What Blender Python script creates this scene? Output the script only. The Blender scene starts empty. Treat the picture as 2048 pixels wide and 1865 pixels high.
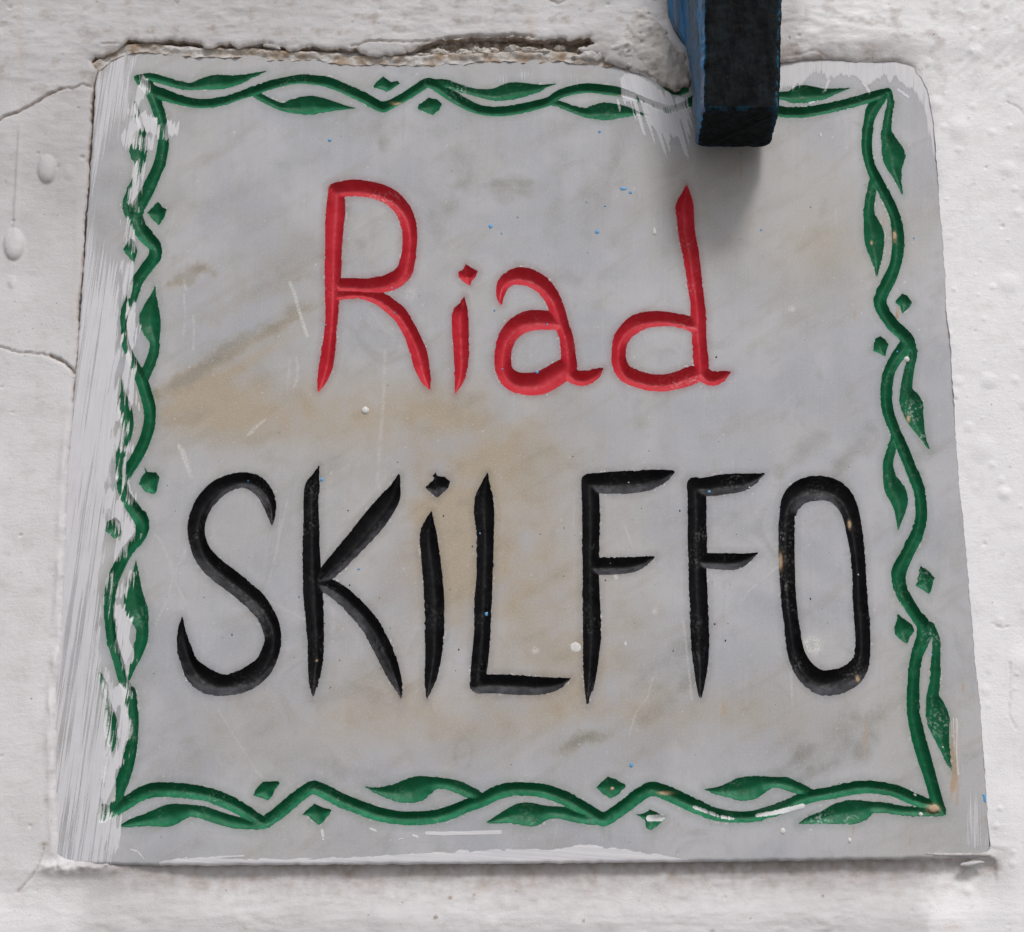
import bpy, bmesh, math, random
import numpy as np
from mathutils import Vector
random.seed(7); rng = np.random.default_rng(11)

# ---------------------------------------------------------------- camera, world, sun, exposure
scene = bpy.context.scene
COL = scene.collection
FPX = 3000.0; TH = math.atan(FPX / 12917.0); CAM = np.array([0.0, -0.66, 1.7])
cd = bpy.data.cameras.new('camera'); cam = bpy.data.objects.new('camera', cd); COL.objects.link(cam)
cam.location = CAM; cam.rotation_euler = (math.pi / 2 + TH, 0, 0)
cd.sensor_width = 36.0; cd.lens = 36.0 * FPX / 2048.0; cd.clip_start = 0.01; cd.clip_end = 100
scene.camera = cam

SUN_EL, SUN_AZ = math.radians(48), math.radians(18)      # azimuth: to the right of the wall's normal
w = bpy.data.worlds.new('World'); scene.world = w; w.use_nodes = True
wn = w.node_tree.nodes; wl = w.node_tree.links
sky = wn.new('ShaderNodeTexSky'); sky.sky_type = 'NISHITA'; sky.sun_disc = False
sky.sun_elevation = SUN_EL; sky.sun_rotation = math.pi - SUN_AZ
sky.dust_density = 4.0; sky.air_density = 1.0
hs = wn.new('ShaderNodeHueSaturation'); hs.inputs['Saturation'].default_value = 0.46
bg = wn['Background']; bg.inputs['Strength'].default_value = 0.09
wl.new(sky.outputs[0], hs.inputs['Color']); wl.new(hs.outputs[0], bg.inputs['Color'])
sd = bpy.data.lights.new('sun', 'SUN'); sun = bpy.data.objects.new('sun', sd); COL.objects.link(sun)
sd.energy = 1.5; sd.angle = math.radians(12); sd.color = (1.0, 0.975, 0.965)
sdir = Vector((math.sin(SUN_AZ) * math.cos(SUN_EL), -math.cos(SUN_AZ) * math.cos(SUN_EL), math.sin(SUN_EL)))
sun.rotation_euler = sdir.to_track_quat('Z', 'Y').to_euler(); sun.location = (0.5, -1.5, 3.5)
scene.view_settings.view_transform = 'Standard'; scene.view_settings.look = 'None'
scene.view_settings.gamma = 1.0; scene.view_settings.exposure = 0.03

def bounce_ground():  # unseen ground plane, added to bounce light up onto the wall
    bm = bmesh.new(); n = 24
    for i in range(n+1):
        for j in range(n+1):
            x = -30+60*i/n; y = 0.0 if j == n else -30+30*j/n
            bm.verts.new((x, y+(0.02 if j == n else 0), 0.02*math.sin(x*0.7+y)*0.2))
    bm.verts.ensure_lookup_table()
    for i in range(n):
        for j in range(n):
            a = i*(n+1)+j; bm.faces.new((bm.verts[a], bm.verts[a+n+1], bm.verts[a+n+2], bm.verts[a+1]))
    me = bpy.data.meshes.new('bounce_ground'); bm.to_mesh(me); bm.free()
    m = bpy.data.materials.new('bounce_stone'); m.use_nodes = True; b = m.node_tree.nodes['Principled BSDF']
    t = m.node_tree.nodes.new('ShaderNodeTexNoise'); t.inputs['Scale'].default_value = 3.0
    r = m.node_tree.nodes.new('ShaderNodeMix'); r.data_type = 'RGBA'; r.inputs[6].default_value = (.24, .23, .215, 1); r.inputs[7].default_value = (.34, .33, .31, 1)
    m.node_tree.links.new(t.outputs['Fac'], r.inputs[0]); m.node_tree.links.new(r.outputs[2], b.inputs['Base Color']); b.inputs['Roughness'].default_value = .9
    me.materials.append(m); o = bpy.data.objects.new('bounce_ground', me); COL.objects.link(o); o['kind'] = 'structure'
bounce_ground()

# ---------------------------------------------------------------- photograph pixels -> wall plane (metres: X, Z at depth Y)
ct, st = math.cos(TH), math.sin(TH)
def unproj(x, y, Y=0.0):
    x = np.asarray(x, float); y = np.asarray(y, float)
    a = (x - 1024) / FPX; b = (932.5 - y) / FPX
    dy = -b * st + ct; dz = b * ct + st
    t = (Y - CAM[1]) / dy
    return CAM[0] + a * t, CAM[2] + dz * t
def proj(X, Z, Y=0.0):
    vy = Y - CAM[1]; vz = Z - CAM[2]
    de = vy * ct + vz * st; up = -vy * st + vz * ct
    return 1024 + FPX * (X - CAM[0]) / de, 932.5 - FPX * up / de
KT = 600 / 2003.0
TX = {'a': 0, 'b': 500, 'c': 1000, 'd': 1448}; TY = {'0': 0, '1': 450, '2': 900, '3': 1315}
def src(tile, x, y):
    if tile == 's': return x, y
    return TX[tile[0]] + x * KT, TY[tile[1]] + y * KT
def mmpp(x, y):                                            # metres per source pixel at a place on the wall
    x0, z0 = unproj(x, y); x1, z1 = unproj(x + 1, y); x2, z2 = unproj(x, y + 1)
    return 0.5 * (abs(x1 - x0) + abs(z2 - z0))
def chain(*segs):
    """segs: (tile, [(x, y, halfwidth)...]) -> array of X, Z, W in metres"""
    out = []
    for tile, pts in segs:
        k = 1.0 if tile == 's' else KT
        for p in pts:
            sx, sy = src(tile, p[0], p[1]); X, Z = unproj(sx, sy)
            out.append((X, Z, (p[2] if len(p) > 2 else 0) * k * mmpp(sx, sy)))
    return np.array(out, float)
def smooth_line(P, step=0.0009, closed=False):
    n = len(P); res = []
    rngi = range(n if closed else n - 1)
    for i in rngi:
        if closed: p0, p1, p2, p3 = P[(i-1) % n], P[i], P[(i+1) % n], P[(i+2) % n]
        else: p0, p1, p2, p3 = P[max(i-1, 0)], P[i], P[i+1], P[min(i+2, n-1)]
        m = max(1, int(np.hypot(*(p2 - p1)[:2]) / step))
        for k in range(m):
            t = k / m; t2 = t*t; t3 = t2*t
            # centripetal-ish: tension 0.5 Catmull-Rom
            res.append(0.5 * ((2*p1) + (p2-p0)*t + (2*p0-5*p1+4*p2-p3)*t2 + (3*p1-p0-3*p2+p3)*t3))
    res.append(P[0] if closed else P[-1])
    return np.array(res)

# ---------------------------------------------------------------- noise
def _h(ix, iy, seed):
    h = (ix.astype(np.int64) * 374761393 + iy.astype(np.int64) * 668265263 + seed * 974634541) & 0xffffffff
    h = ((h ^ (h >> 13)) * 1274126177) & 0xffffffff
    h = ((h ^ (h >> 15)) * 2246822519) & 0xffffffff
    return (h ^ (h >> 16)) / 4294967296.0
def perlin(x, y, seed=0):
    ix = np.floor(x); iy = np.floor(y); fx = x - ix; fy = y - iy
    u = fx*fx*fx*(fx*(fx*6-15)+10); v = fy*fy*fy*(fy*(fy*6-15)+10)
    def g(ox, oy):
        a = _h(ix+ox, iy+oy, seed) * 6.2831853
        return np.cos(a)*(fx-ox) + np.sin(a)*(fy-oy)
    return 1.5 * ((g(0,0)*(1-u) + g(1,0)*u)*(1-v) + (g(0,1)*(1-u) + g(1,1)*u)*v)
def fbm(x, y, seed=0, o=3):
    s = 0; a = 1.0
    for k in range(o):
        s = s + a * perlin(x*2**k, y*2**k, seed+k*17); a *= 0.5
    return s
def spots(x, y, cell, prob, rmin, rmax, seed):
    """sparse round spots: 1 at the centre, 0 at the rim, and a per-spot random"""
    cx = np.floor(x/cell); cy = np.floor(y/cell); best = np.zeros_like(x); rid = np.zeros_like(x)
    for ox in (-1, 0, 1):
        for oy in (-1, 0, 1):
            ax = cx+ox; ay = cy+oy
            on = _h(ax, ay, seed) < prob
            px = (ax + _h(ax, ay, seed+1)) * cell; py = (ay + _h(ax, ay, seed+2)) * cell
            r = rmin + (rmax-rmin) * _h(ax, ay, seed+3)**2
            v = np.where(on, 1 - ((x-px)**2 + (y-py)**2)/(r*r), 0)
            rid = np.where(v > best, _h(ax, ay, seed+4), rid); best = np.maximum(best, v)
    return best, rid
def sstep(a, b, x):
    t = np.clip((x-a)/(b-a), 0, 1); return t*t*(3-2*t)

# ---------------------------------------------------------------- fields on a regular or stretched grid
class Grid:
    def __init__(s, xs, zs):
        s.xs, s.zs = xs, zs; s.nx, s.nz = len(xs), len(zs)
        s.X, s.Z = np.meshgrid(xs, zs); s.px, s.py = proj(s.X, s.Z)
    def box(s, x0, x1, z0, z1):
        return (slice(max(np.searchsorted(s.zs, z0)-1, 0), np.searchsorted(s.zs, z1)+1),
                slice(max(np.searchsorted(s.xs, x0)-1, 0), np.searchsorted(s.xs, x1)+1))
def stroke_field(g, P, F, reach=0.004):
    for a, b in zip(P[:-1], P[1:]):
        m = max(a[2], b[2]) + reach
        sl = g.box(min(a[0], b[0])-m, max(a[0], b[0])+m, min(a[1], b[1])-m, max(a[1], b[1])+m)
        X = g.X[sl]; Z = g.Z[sl]
        if X.size == 0: continue
        dx, dz = b[0]-a[0], b[1]-a[1]; L = dx*dx+dz*dz+1e-18
        t = np.clip(((X-a[0])*dx + (Z-a[1])*dz)/L, 0, 1)
        d = np.hypot(X-a[0]-t*dx, Z-a[1]-t*dz)
        F[sl] = np.maximum(F[sl], a[2] + t*(b[2]-a[2]) - d)
def poly_field(g, Q, reach=0.01, full=False):
    """signed distance, positive inside"""
    if full: sl = (slice(0, g.nz), slice(0, g.nx))
    else: sl = g.box(Q[:,0].min()-reach, Q[:,0].max()+reach, Q[:,1].min()-reach, Q[:,1].max()+reach)
    X = g.X[sl]; Z = g.Z[sl]; d = np.full(X.shape, 1e3); ins = np.zeros(X.shape, bool)
    for a, b in zip(Q, np.roll(Q, -1, 0)):
        dx, dz = b[0]-a[0], b[1]-a[1]; L = dx*dx+dz*dz+1e-18
        t = np.clip(((X-a[0])*dx + (Z-a[1])*dz)/L, 0, 1)
        d = np.minimum(d, (X-a[0]-t*dx)**2 + (Z-a[1]-t*dz)**2)
        if abs(dz) > 1e-12:
            ins ^= ((a[1] > Z) != (b[1] > Z)) & (X < a[0] + (Z-a[1])*dx/dz)
    d = np.sqrt(d); return sl, np.where(ins, d, -d)
def pts(*segs): return chain(*segs)[:, :2]

# ---------------------------------------------------------------- marching squares: exact cut between inside and outside
class Cut:
    def __init__(s, g, F):
        s.g = g; nz, nx = F.shape; s.n0 = nz*nx; inn = F > 0
        he = inn[:, :-1] != inn[:, 1:]; ve = inn[:-1] != inn[1:]
        HE = np.full(he.shape, -1, np.int64); VE = np.full(ve.shape, -1, np.int64)
        nh = he.sum(); HE[he] = s.n0 + np.arange(nh); VE[ve] = s.n0 + nh + np.arange(ve.sum())
        ids = np.arange(s.n0).reshape(nz, nx)
        a = np.concatenate([ids[:, :-1][he], ids[:-1][ve]]); b = np.concatenate([ids[:, 1:][he], ids[1:][ve]])
        f = F.ravel(); t = f[a]/(f[a]-f[b]); t = np.clip(t, 0.02, 0.98)
        s.a, s.b, s.t = a, b, t
        C = [ids[:-1, :-1], ids[:-1, 1:], ids[1:, 1:], ids[1:, :-1]]
        E = [HE[:-1], VE[:, 1:], HE[1:], VE[:, :-1]]
        I = [inn[:-1, :-1], inn[:-1, 1:], inn[1:, 1:], inn[1:, :-1]]
        code = I[0]*1 + I[1]*2 + I[2]*4 + I[3]*8
        s.inside = []; s.outside = []; s.edges = []
        for c in range(16):
            m = code == c
            if not m.any(): continue
            bit = [(c >> k) & 1 for k in range(4)]
            def trav(want):
                o = []
                for k in range(4):
                    if bit[k] == want: o.append(C[k][m])
                    if bit[k] != bit[(k+1) % 4]: o.append(E[k][m])
                return np.stack(o, 1) if o else None
            cells = np.argwhere(m)
            if c in (5, 10):
                s.inside.append(trav(1))
                for k in range(4):
                    if not bit[k]:
                        s.outside.append(np.stack([E[(k-1) % 4][m], C[k][m], E[k][m]], 1))
                        s.edges.append(np.stack([E[(k-1) % 4][m], E[k][m]], 1))
                continue
            if c != 0: s.inside.append(trav(1))
            if c != 15: s.outside.append(trav(0))
            if c not in (0, 15):
                for k in range(4):                       # edge walked with the outside on its left
                    if bit[k] and not bit[(k+1) % 4]: e_out = E[k][m]
                    if (not bit[k]) and bit[(k+1) % 4]: e_in = E[k][m]
                s.edges.append(np.stack([e_in, e_out], 1))   # inside keeps in->...->out
    def ext(s, A):
        A = A.ravel(); return np.concatenate([A, A[s.a]*(1-s.t) + A[s.b]*s.t])

def mesh_obj(name, co, polys, mats, attrs=None, parent=None, smooth=True, flip=False, mat_idx=None):
    """co: (n,3); polys: list of (m,k) index arrays; unused vertices are dropped"""
    polys = [p for p in polys if p is not None and len(p)]
    flat = np.concatenate([p.ravel() for p in polys]); tot = np.concatenate([np.full(len(p), p.shape[1]) for p in polys])
    used = np.zeros(len(co), bool); used[flat] = True
    re = np.cumsum(used)-1; flat = re[flat]
    me = bpy.data.meshes.new(name); v = co[used]
    me.vertices.add(len(v)); me.vertices.foreach_set('co', np.ascontiguousarray(v, np.float32).ravel())
    me.loops.add(len(flat)); me.loops.foreach_set('vertex_index', flat.astype(np.int32))
    me.polygons.add(len(tot)); me.polygons.foreach_set('loop_start', np.concatenate([[0], np.cumsum(tot)[:-1]]).astype(np.int32))
    try: me.polygons.foreach_set('loop_total', tot.astype(np.int32))
    except Exception: pass
    me.polygons.foreach_set('use_smooth', np.full(len(tot), smooth))
    for m in (mats if isinstance(mats, list) else [mats]): me.materials.append(m)
    for k, A in (attrs or {}).items():
        at = me.attributes.new(k, 'FLOAT', 'POINT'); at.data.foreach_set('value', A[used].astype(np.float32))
    me.update(calc_edges=True)
    o = bpy.data.objects.new(name, me); COL.objects.link(o)
    if parent: o.parent = parent
    return o

# ---------------------------------------------------------------- materials
def new_mat(name):
    m = bpy.data.materials.new(name); m.use_nodes = True
    nt = m.node_tree; return m, nt, nt.nodes['Principled BSDF']
class N:
    """small helper to write node trees compactly"""
    def __init__(s, nt): s.nt = nt
    def add(s, t, **kw):
        n = s.nt.nodes.new(t)
        for k, v in kw.items(): setattr(n, k, v)
        return n
    def put(s, sock, v):
        if v is None: return
        if hasattr(v, 'links'): s.nt.links.new(v, sock)
        else: sock.default_value = v
    def attr(s, name): return s.add('ShaderNodeAttribute', attribute_name=name).outputs['Fac']
    def coord(s): return s.add('ShaderNodeTexCoord').outputs['Object']
    def noise(s, scale, detail=3, rough=0.55, vec=None, dist=0.0):
        n = s.add('ShaderNodeTexNoise'); n.inputs['Scale'].default_value = scale; n.inputs['Detail'].default_value = detail
        n.inputs['Roughness'].default_value = rough; n.inputs['Distortion'].default_value = dist
        s.put(n.inputs['Vector'], vec); return n.outputs['Fac']
    def math(s, op, a, b=None, clamp=False):
        n = s.add('ShaderNodeMath', operation=op, use_clamp=clamp); s.put(n.inputs[0], a)
        if b is not None: s.put(n.inputs[1], b)
        return n.outputs[0]
    def ramp(s, v, lo, hi, a=0.0, b=1.0):
        n = s.add('ShaderNodeMapRange', clamp=True, interpolation_type='SMOOTHSTEP')
        s.put(n.inputs[0], v); s.put(n.inputs[1], lo); s.put(n.inputs[2], hi); s.put(n.inputs[3], a); s.put(n.inputs[4], b)
        return n.outputs[0]
    def mix(s, f, a, b, blend='MIX'):
        n = s.add('ShaderNodeMix', data_type='RGBA', blend_type=blend); s.put(n.inputs[0], f)
        s.put(n.inputs[6], a if hasattr(a, 'links') else (*a, 1)); s.put(n.inputs[7], b if hasattr(b, 'links') else (*b, 1))
        return n.outputs[2]
    def vec(s, x, y, z=0.0):
        n = s.add('ShaderNodeCombineXYZ'); s.put(n.inputs[0], x); s.put(n.inputs[1], y); s.put(n.inputs[2], z); return n.outputs[0]
    def bump(s, h, strength, dist=0.001, nrm=None):
        n = s.add('ShaderNodeBump'); n.inputs['Strength'].default_value = strength; n.inputs['Distance'].default_value = dist
        s.put(n.inputs['Height'], h); s.put(n.inputs['Normal'], nrm); return n.outputs[0]

def brush_cover(n):
    """white brushed-on paint: a density attribute broken up by streaks along the brush direction"""
    d = n.attr('white_paint'); u = n.attr('brush_u'); v = n.attr('brush_v')
    fine = n.noise(1.0, 3, 0.6, n.vec(n.math('MULTIPLY', u, 1250.0), n.math('MULTIPLY', v, 20.0)))
    wide = n.noise(1.0, 2, 0.5, n.vec(n.math('MULTIPLY', u, 330.0), n.math('MULTIPLY', v, 9.0)))
    grain = n.noise(1500.0, 2, 0.5, n.coord())
    s = n.math('ADD', n.math('MULTIPLY', fine, 0.55), n.math('MULTIPLY', wide, 0.35))
    s = n.math('ADD', s, n.math('MULTIPLY', grain, 0.10))
    s = n.math('ADD', n.math('MULTIPLY', n.math('SUBTRACT', s, 0.5), 2.0), 0.5)
    e = n.math('SUBTRACT', d, s)
    op = n.ramp(n.noise(85, 4, 0.65, n.coord()), 0.3, 0.6, 0.86, 1.0)
    return n.math('MULTIPLY', n.ramp(e, -0.09, 0.13), op), s

WHITE = (0.72, 0.715, 0.735)
def marble_mat():
    m, nt, b = new_mat('veined_marble'); n = N(nt); co = n.coord()
    cloud = n.noise(22, 4, 0.55, co, 0.6); mott = n.noise(90, 3, 0.6, co); grain = n.noise(2600, 2, 0.6, co)
    c = n.mix(n.ramp(cloud, 0.35, 0.68), (0.375, 0.383, 0.420), (0.470, 0.473, 0.500))
    c = n.mix(n.ramp(mott, 0.5, 0.75, 0, 0.45), c, (0.36, 0.36, 0.345))
    c = n.mix(n.ramp(n.noise(9, 4, 0.6, co, 0.8), 0.45, 0.66, 0, 0.45), c, (0.43, 0.42, 0.39))
    c = n.mix(n.ramp(n.noise(40, 5, 0.65, co, 1.2), 0.56, 0.74, 0, 0.5), c, (0.30, 0.30, 0.295))
    st_ = n.noise(1.0, 3, 0.6, n.vec(n.math('MULTIPLY', n.attr('brush_u'), 700.0), n.math('MULTIPLY', n.attr('brush_v'), 22.0)))
    c = n.mix(n.ramp(st_, 0.55, 0.75, 0, 0.16), c, (0.56, 0.56, 0.56)); c = n.mix(n.ramp(st_, 0.44, 0.28, 0, 0.13), c, (0.27, 0.27, 0.26))
    och = n.attr('ochre'); c = n.mix(och, c, (0.405, 0.33, 0.235))
    gr = n.attr('grime'); c = n.mix(gr, c, (0.20, 0.195, 0.165))
    c = n.mix(n.math('MULTIPLY', n.attr('rust'), 1.0), c, (0.42, 0.30, 0.20))
    c = n.mix(n.ramp(n.noise(1150, 3, 0.7, co), 0.48, 0.66, 0.0, 0.22), c, (0.60, 0.60, 0.62))
    c = n.mix(n.ramp(n.noise(640, 4, 0.75, co), 0.54, 0.70, 0.0, 0.22), c, (0.27, 0.27, 0.265))
    c = n.mix(n.ramp(grain, 0.35, 0.65, 0.0, 0.16), c, (0.60, 0.60, 0.62))
    c = n.mix(n.ramp(n.noise(1900, 2, 0.6, co), 0.60, 0.75, 0.0, 0.22), c, (0.24, 0.24, 0.24))
    c = n.mix(n.ramp(n.noise(900, 2, 0.5, co), 0.72, 0.80, 0, 0.6), c, (0.62, 0.62, 0.62))
    for nm, pc in (('halo_black', (0.03, 0.03, 0.035)), ('halo_red', (0.22, 0.03, 0.035)), ('halo_green', (0.04, 0.13, 0.08))):  # paint-tinted halo in place of subsurface light
        c = n.mix(n.math('MULTIPLY', n.attr(nm), n.ramp(n.noise(320, 3, 0.6, co), 0.25, 0.75, 0.55, 1.0)), c, pc)
    sc = n.math('MULTIPLY', n.attr('scratch'), n.math('MULTIPLY', n.ramp(n.noise(1300, 2, 0.6, co), 0.36, 0.56, 0.1, 1.0), n.ramp(n.noise(170, 3, 0.6, co), 0.32, 0.55, 0.25, 1.0)))
    c = n.mix(sc, c, (0.66, 0.66, 0.64))
    cov, s = brush_cover(n)
    c = n.mix(cov, c, n.mix(n.ramp(s, 0.2, 0.8), (0.60, 0.605, 0.64), WHITE))
    nt.links.new(c, b.inputs['Base Color'])
    n.put(b.inputs['Roughness'], n.math('ADD', n.math('MULTIPLY', cov, 0.2), 0.42))
    b.inputs['Specular IOR Level'].default_value = 0.35
    h = n.math('ADD', n.math('MULTIPLY', n.math('MULTIPLY', s, cov), 0.8), n.math('MULTIPLY', grain, 0.12))
    h = n.math('ADD', h, n.math('MULTIPLY', cov, 0.4))
    nt.links.new(n.bump(h, 0.55, 0.0003), b.inputs['Normal'])
    return m
def groove_mat(name, col, col2, rough=0.42, spec=0.5, chalk=(0.5, 0.5, 0.5), lit_col=(0.1, 0.1, 0.1)):
    m, nt, b = new_mat(name); n = N(nt); co = n.coord()
    c = n.mix(n.ramp(n.noise(160, 3, 0.6, co), 0.35, 0.7), col, col2)
    c = n.mix(n.math('MULTIPLY', n.attr('dust'), n.ramp(n.noise(380, 4, 0.65, co), 0.28, 0.62, 0.45, 1.0)), c, lit_col)  # lighter tone painted where light from above would fall
    worn = n.math('MULTIPLY', n.attr('wear'), n.ramp(n.noise(700, 3, 0.6, co), 0.5, 0.66))
    c = n.mix(worn, c, chalk)
    c = n.mix(n.ramp(n.noise(1700, 2, 0.5, co), 0.71, 0.78, 0, 0.35), c, chalk)
    c = n.mix(n.attr('rust'), c, (0.50, 0.36, 0.22))
    cov, s = brush_cover(n); c = n.mix(cov, c, WHITE)
    nt.links.new(c, b.inputs['Base Color'])
    n.put(b.inputs['Roughness'], n.ramp(n.noise(420, 3, 0.6, co), 0.3, 0.7, rough-0.08, rough+0.16))
    b.inputs['Specular IOR Level'].default_value = spec
    h = n.math('ADD', n.math('MULTIPLY', n.noise(950, 3, 0.65, co), 0.7), n.math('MULTIPLY', n.noise(260, 2, 0.5, co), 0.5))
    nt.links.new(n.bump(h, 0.34, 0.0004), b.inputs['Normal'])
    return m
def wall_mat():
    m, nt, b = new_mat('white_limewash'); n = N(nt); co = n.coord()
    mp = n.add('ShaderNodeMapping'); mp.inputs['Scale'].default_value = (1, 1, 2.5); nt.links.new(co, mp.inputs[0]); hv = mp.outputs[0]
    c = n.mix(n.ramp(n.noise(16, 4, 0.6, co), 0.35, 0.7), (0.52, 0.505, 0.515), (0.61, 0.60, 0.615))
    c = n.mix(n.math('MULTIPLY', n.attr('fresh'), n.ramp(n.noise(60, 4, 0.65, co), 0.25, 0.5, 0.7, 1.0)), c, (0.84, 0.835, 0.855))
    c = n.mix(n.ramp(n.noise(30, 4, 0.65, hv), 0.52, 0.75, 0, 0.3), c, (0.53, 0.51, 0.50))
    c = n.mix(n.ramp(n.noise(140, 4, 0.7, co), 0.60, 0.78, 0, 0.45), c, (0.44, 0.42, 0.40))
    c = n.mix(n.ramp(n.noise(520, 2, 0.5, co), 0.745, 0.79, 0, 0.75), c, (0.16, 0.11, 0.08))
    dirt = n.math('MULTIPLY', n.attr('dirt'), n.ramp(n.noise(240, 4, 0.65, co), 0.30, 0.62, 0.25, 1.0))
    c = n.mix(dirt, c, (0.27, 0.20, 0.145))
    c = n.mix(n.attr('rust'), c, (0.50, 0.34, 0.20))
    nt.links.new(c, b.inputs['Base Color']); b.inputs['Roughness'].default_value = 0.62
    b.inputs['Specular IOR Level'].default_value = 0.3
    h = n.math('ADD', n.math('MULTIPLY', n.noise(170, 5, 0.68, hv), 0.5), n.math('MULTIPLY', n.noise(150, 6, 0.72, co), 0.6)); h = n.math('ADD', h, n.math('MULTIPLY', n.noise(420, 4, 0.7, co), 0.3)); h = n.math('ADD', n.math('MULTIPLY', h, 1.0), n.math('MULTIPLY', n.noise(1100, 4, 0.7, co), 0.4))
    nt.links.new(n.bump(h, 0.52, 0.0008), b.inputs['Normal'])
    return m
def mortar_mat(name, a, c2, c3, scale=1.0, white=0.0):
    m, nt, b = new_mat(name); n = N(nt); co = n.coord()
    c = n.mix(n.ramp(n.noise(70*scale, 5, 0.65, co), 0.35, 0.68), a, c2)
    c = n.mix(n.ramp(n.noise(210*scale, 4, 0.7, co), 0.55, 0.72, 0, 0.85), c, c3)
    if white: c = n.mix(n.math('ADD', n.ramp(n.noise(120*scale, 5, 0.7, co), 0.42, 0.72, 0, white), n.attr('fade'), True), c, (0.66, 0.64, 0.625))
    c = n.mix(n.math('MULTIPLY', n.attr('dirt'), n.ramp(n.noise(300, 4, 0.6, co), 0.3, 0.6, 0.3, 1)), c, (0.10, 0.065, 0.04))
    nt.links.new(c, b.inputs['Base Color']); b.inputs['Roughness'].default_value = 0.9
    b.inputs['Specular IOR Level'].default_value = 0.15
    h = n.math('ADD', n.noise(420, 5, 0.7, co), n.math('MULTIPLY', n.noise(1400, 3, 0.6, co), 0.4))
    nt.links.new(n.bump(h, 0.7, 0.0009), b.inputs['Normal'])
    return m
def simple_mat(name, col, rough=0.45, spec=0.5, var=0.12):
    m, nt, b = new_mat(name); n = N(nt)
    c = n.mix(n.ramp(n.noise(700, 3, 0.6, n.coord()), 0.35, 0.65), tuple(x*(1-var) for x in col), col)
    nt.links.new(c, b.inputs['Base Color']); b.inputs['Roughness'].default_value = rough
    b.inputs['Specular IOR Level'].default_value = spec
    return m
M_marble = marble_mat()
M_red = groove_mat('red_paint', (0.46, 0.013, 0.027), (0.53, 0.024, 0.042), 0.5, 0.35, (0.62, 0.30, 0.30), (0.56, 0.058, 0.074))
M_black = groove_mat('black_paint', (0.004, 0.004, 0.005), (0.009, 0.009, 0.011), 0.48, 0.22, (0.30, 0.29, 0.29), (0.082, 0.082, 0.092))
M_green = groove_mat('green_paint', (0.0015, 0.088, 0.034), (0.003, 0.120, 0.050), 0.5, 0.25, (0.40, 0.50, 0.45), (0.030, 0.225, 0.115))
M_wall = wall_mat()
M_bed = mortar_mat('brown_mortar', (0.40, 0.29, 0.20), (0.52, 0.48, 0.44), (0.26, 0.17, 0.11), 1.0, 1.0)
M_patch = mortar_mat('grey_mortar', (0.50, 0.465, 0.43), (0.60, 0.57, 0.54), (0.36, 0.30, 0.255), 1.0, 0.4)
M_lump = mortar_mat('lime_lumps', (0.50, 0.45, 0.40), (0.60, 0.57, 0.53), (0.34, 0.28, 0.22), 1.6, 0.6)

# ---------------------------------------------------------------- the engraved design, traced stroke by stroke
SH = lambda t, L, dx=0, dy=0: (t, [(x+dx, y+dy, *r) for x, y, *r in L])
def S(*segs, closed=False): return smooth_line(chain(*segs), closed=closed)
glyphs = []   # name, label, colour, parent index, strokes, polygons, slope
def G(name, label, mat, strokes=(), polys=(), parent=None, slope=1.5, dmax=0.0048):
    glyphs.append(dict(name=name, label=label, mat=mat, strokes=strokes, polys=polys, parent=parent, slope=slope, dmax=dmax)); return len(glyphs)-1

G('letter', 'red letter R', 'red', [
  S(('b1', [(578,-235,50),(572,-100,62),(562,50,58),(556,200,54),(553,400,52),(548,560,44),(538,700,40),(522,850,46),(505,950,46),(478,1050,28),(458,1105,8)])),
  S(('b1', [(575,-232,52),(680,-246,58),(800,-235,56),(900,-205,56),(985,-145,54),(1040,-60,52),(1066,40,48),(1065,150,46),(1052,240,50),(1020,325,56),(930,385,60),(800,405,50),(680,400,46),(590,400,44)])),
  S(('b1', [(570,470,38),(680,460,36),(780,468,36),(870,495,46),(940,545,50),(1000,600,50),(1062,700,48),(1100,780,52),(1128,860,54),(1148,950,50),(1175,1035,33),(1197,1090,8)]))])
gi = G('letter', 'red letter i', 'red', [S(('b1', [(1430,482,3),(1420,535,25),(1403,600,52),(1405,700,55),(1410,800,52),(1412,900,48),(1405,1000,38),(1385,1080,18),(1372,1125,4)]))])
G('dot', None, 'red', polys=[('b1', [(1440,262),(1475,285),(1520,310),(1505,350),(1480,375),(1470,408),(1430,385),(1395,350),(1390,318),(1425,295)])], parent=gi)
G('letter', 'red letter a', 'red', [
  S(('c1', [(5,525,10),(2,470,26),(25,395,42),(80,352,54),(150,342,60),(225,365,60),(295,415,58),(350,490,52),(385,580,50),(410,660,48),(440,750,46),(455,850,48),(460,930,55),(462,985,52),(500,1015,50),(560,1025,52),(620,1005,40),(665,975,20),(692,957,4)])),
  S(('c1', [(385,650,56),(300,637,66),(200,640,70),(110,680,66),(50,750,60),(25,830,55),(18,910,55),(35,990,58),(95,1045,68),(180,1062,76),(270,1055,80),(350,1015,78),(420,970,72),(450,940,60)]))])
G('letter', 'red letter d', 'red', [
  S(('c1', [(1246,-267,3),(1243,-200,30),(1232,-120,58),(1238,-30,56),(1247,60,55),(1268,160,54),(1286,280,52),(1303,400,48),(1318,520,48),(1325,620,50),(1328,720,48),(1335,820,48),(1342,910,50),(1350,985,50),(1400,1022,52),(1450,1020,46),(1495,1002,28),(1538,983,4)])),
  S(('c1', [(1300,670,52),(1200,642,48),(1100,628,50),(1000,632,55),(920,655,60),(850,705,55),(805,775,50),(793,850,46),(798,920,50),(830,985,55),(900,1025,58),(1000,1050,58),(1100,1055,58),(1200,1035,60),(1280,1005,62),(1335,985,55)]))])
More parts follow.
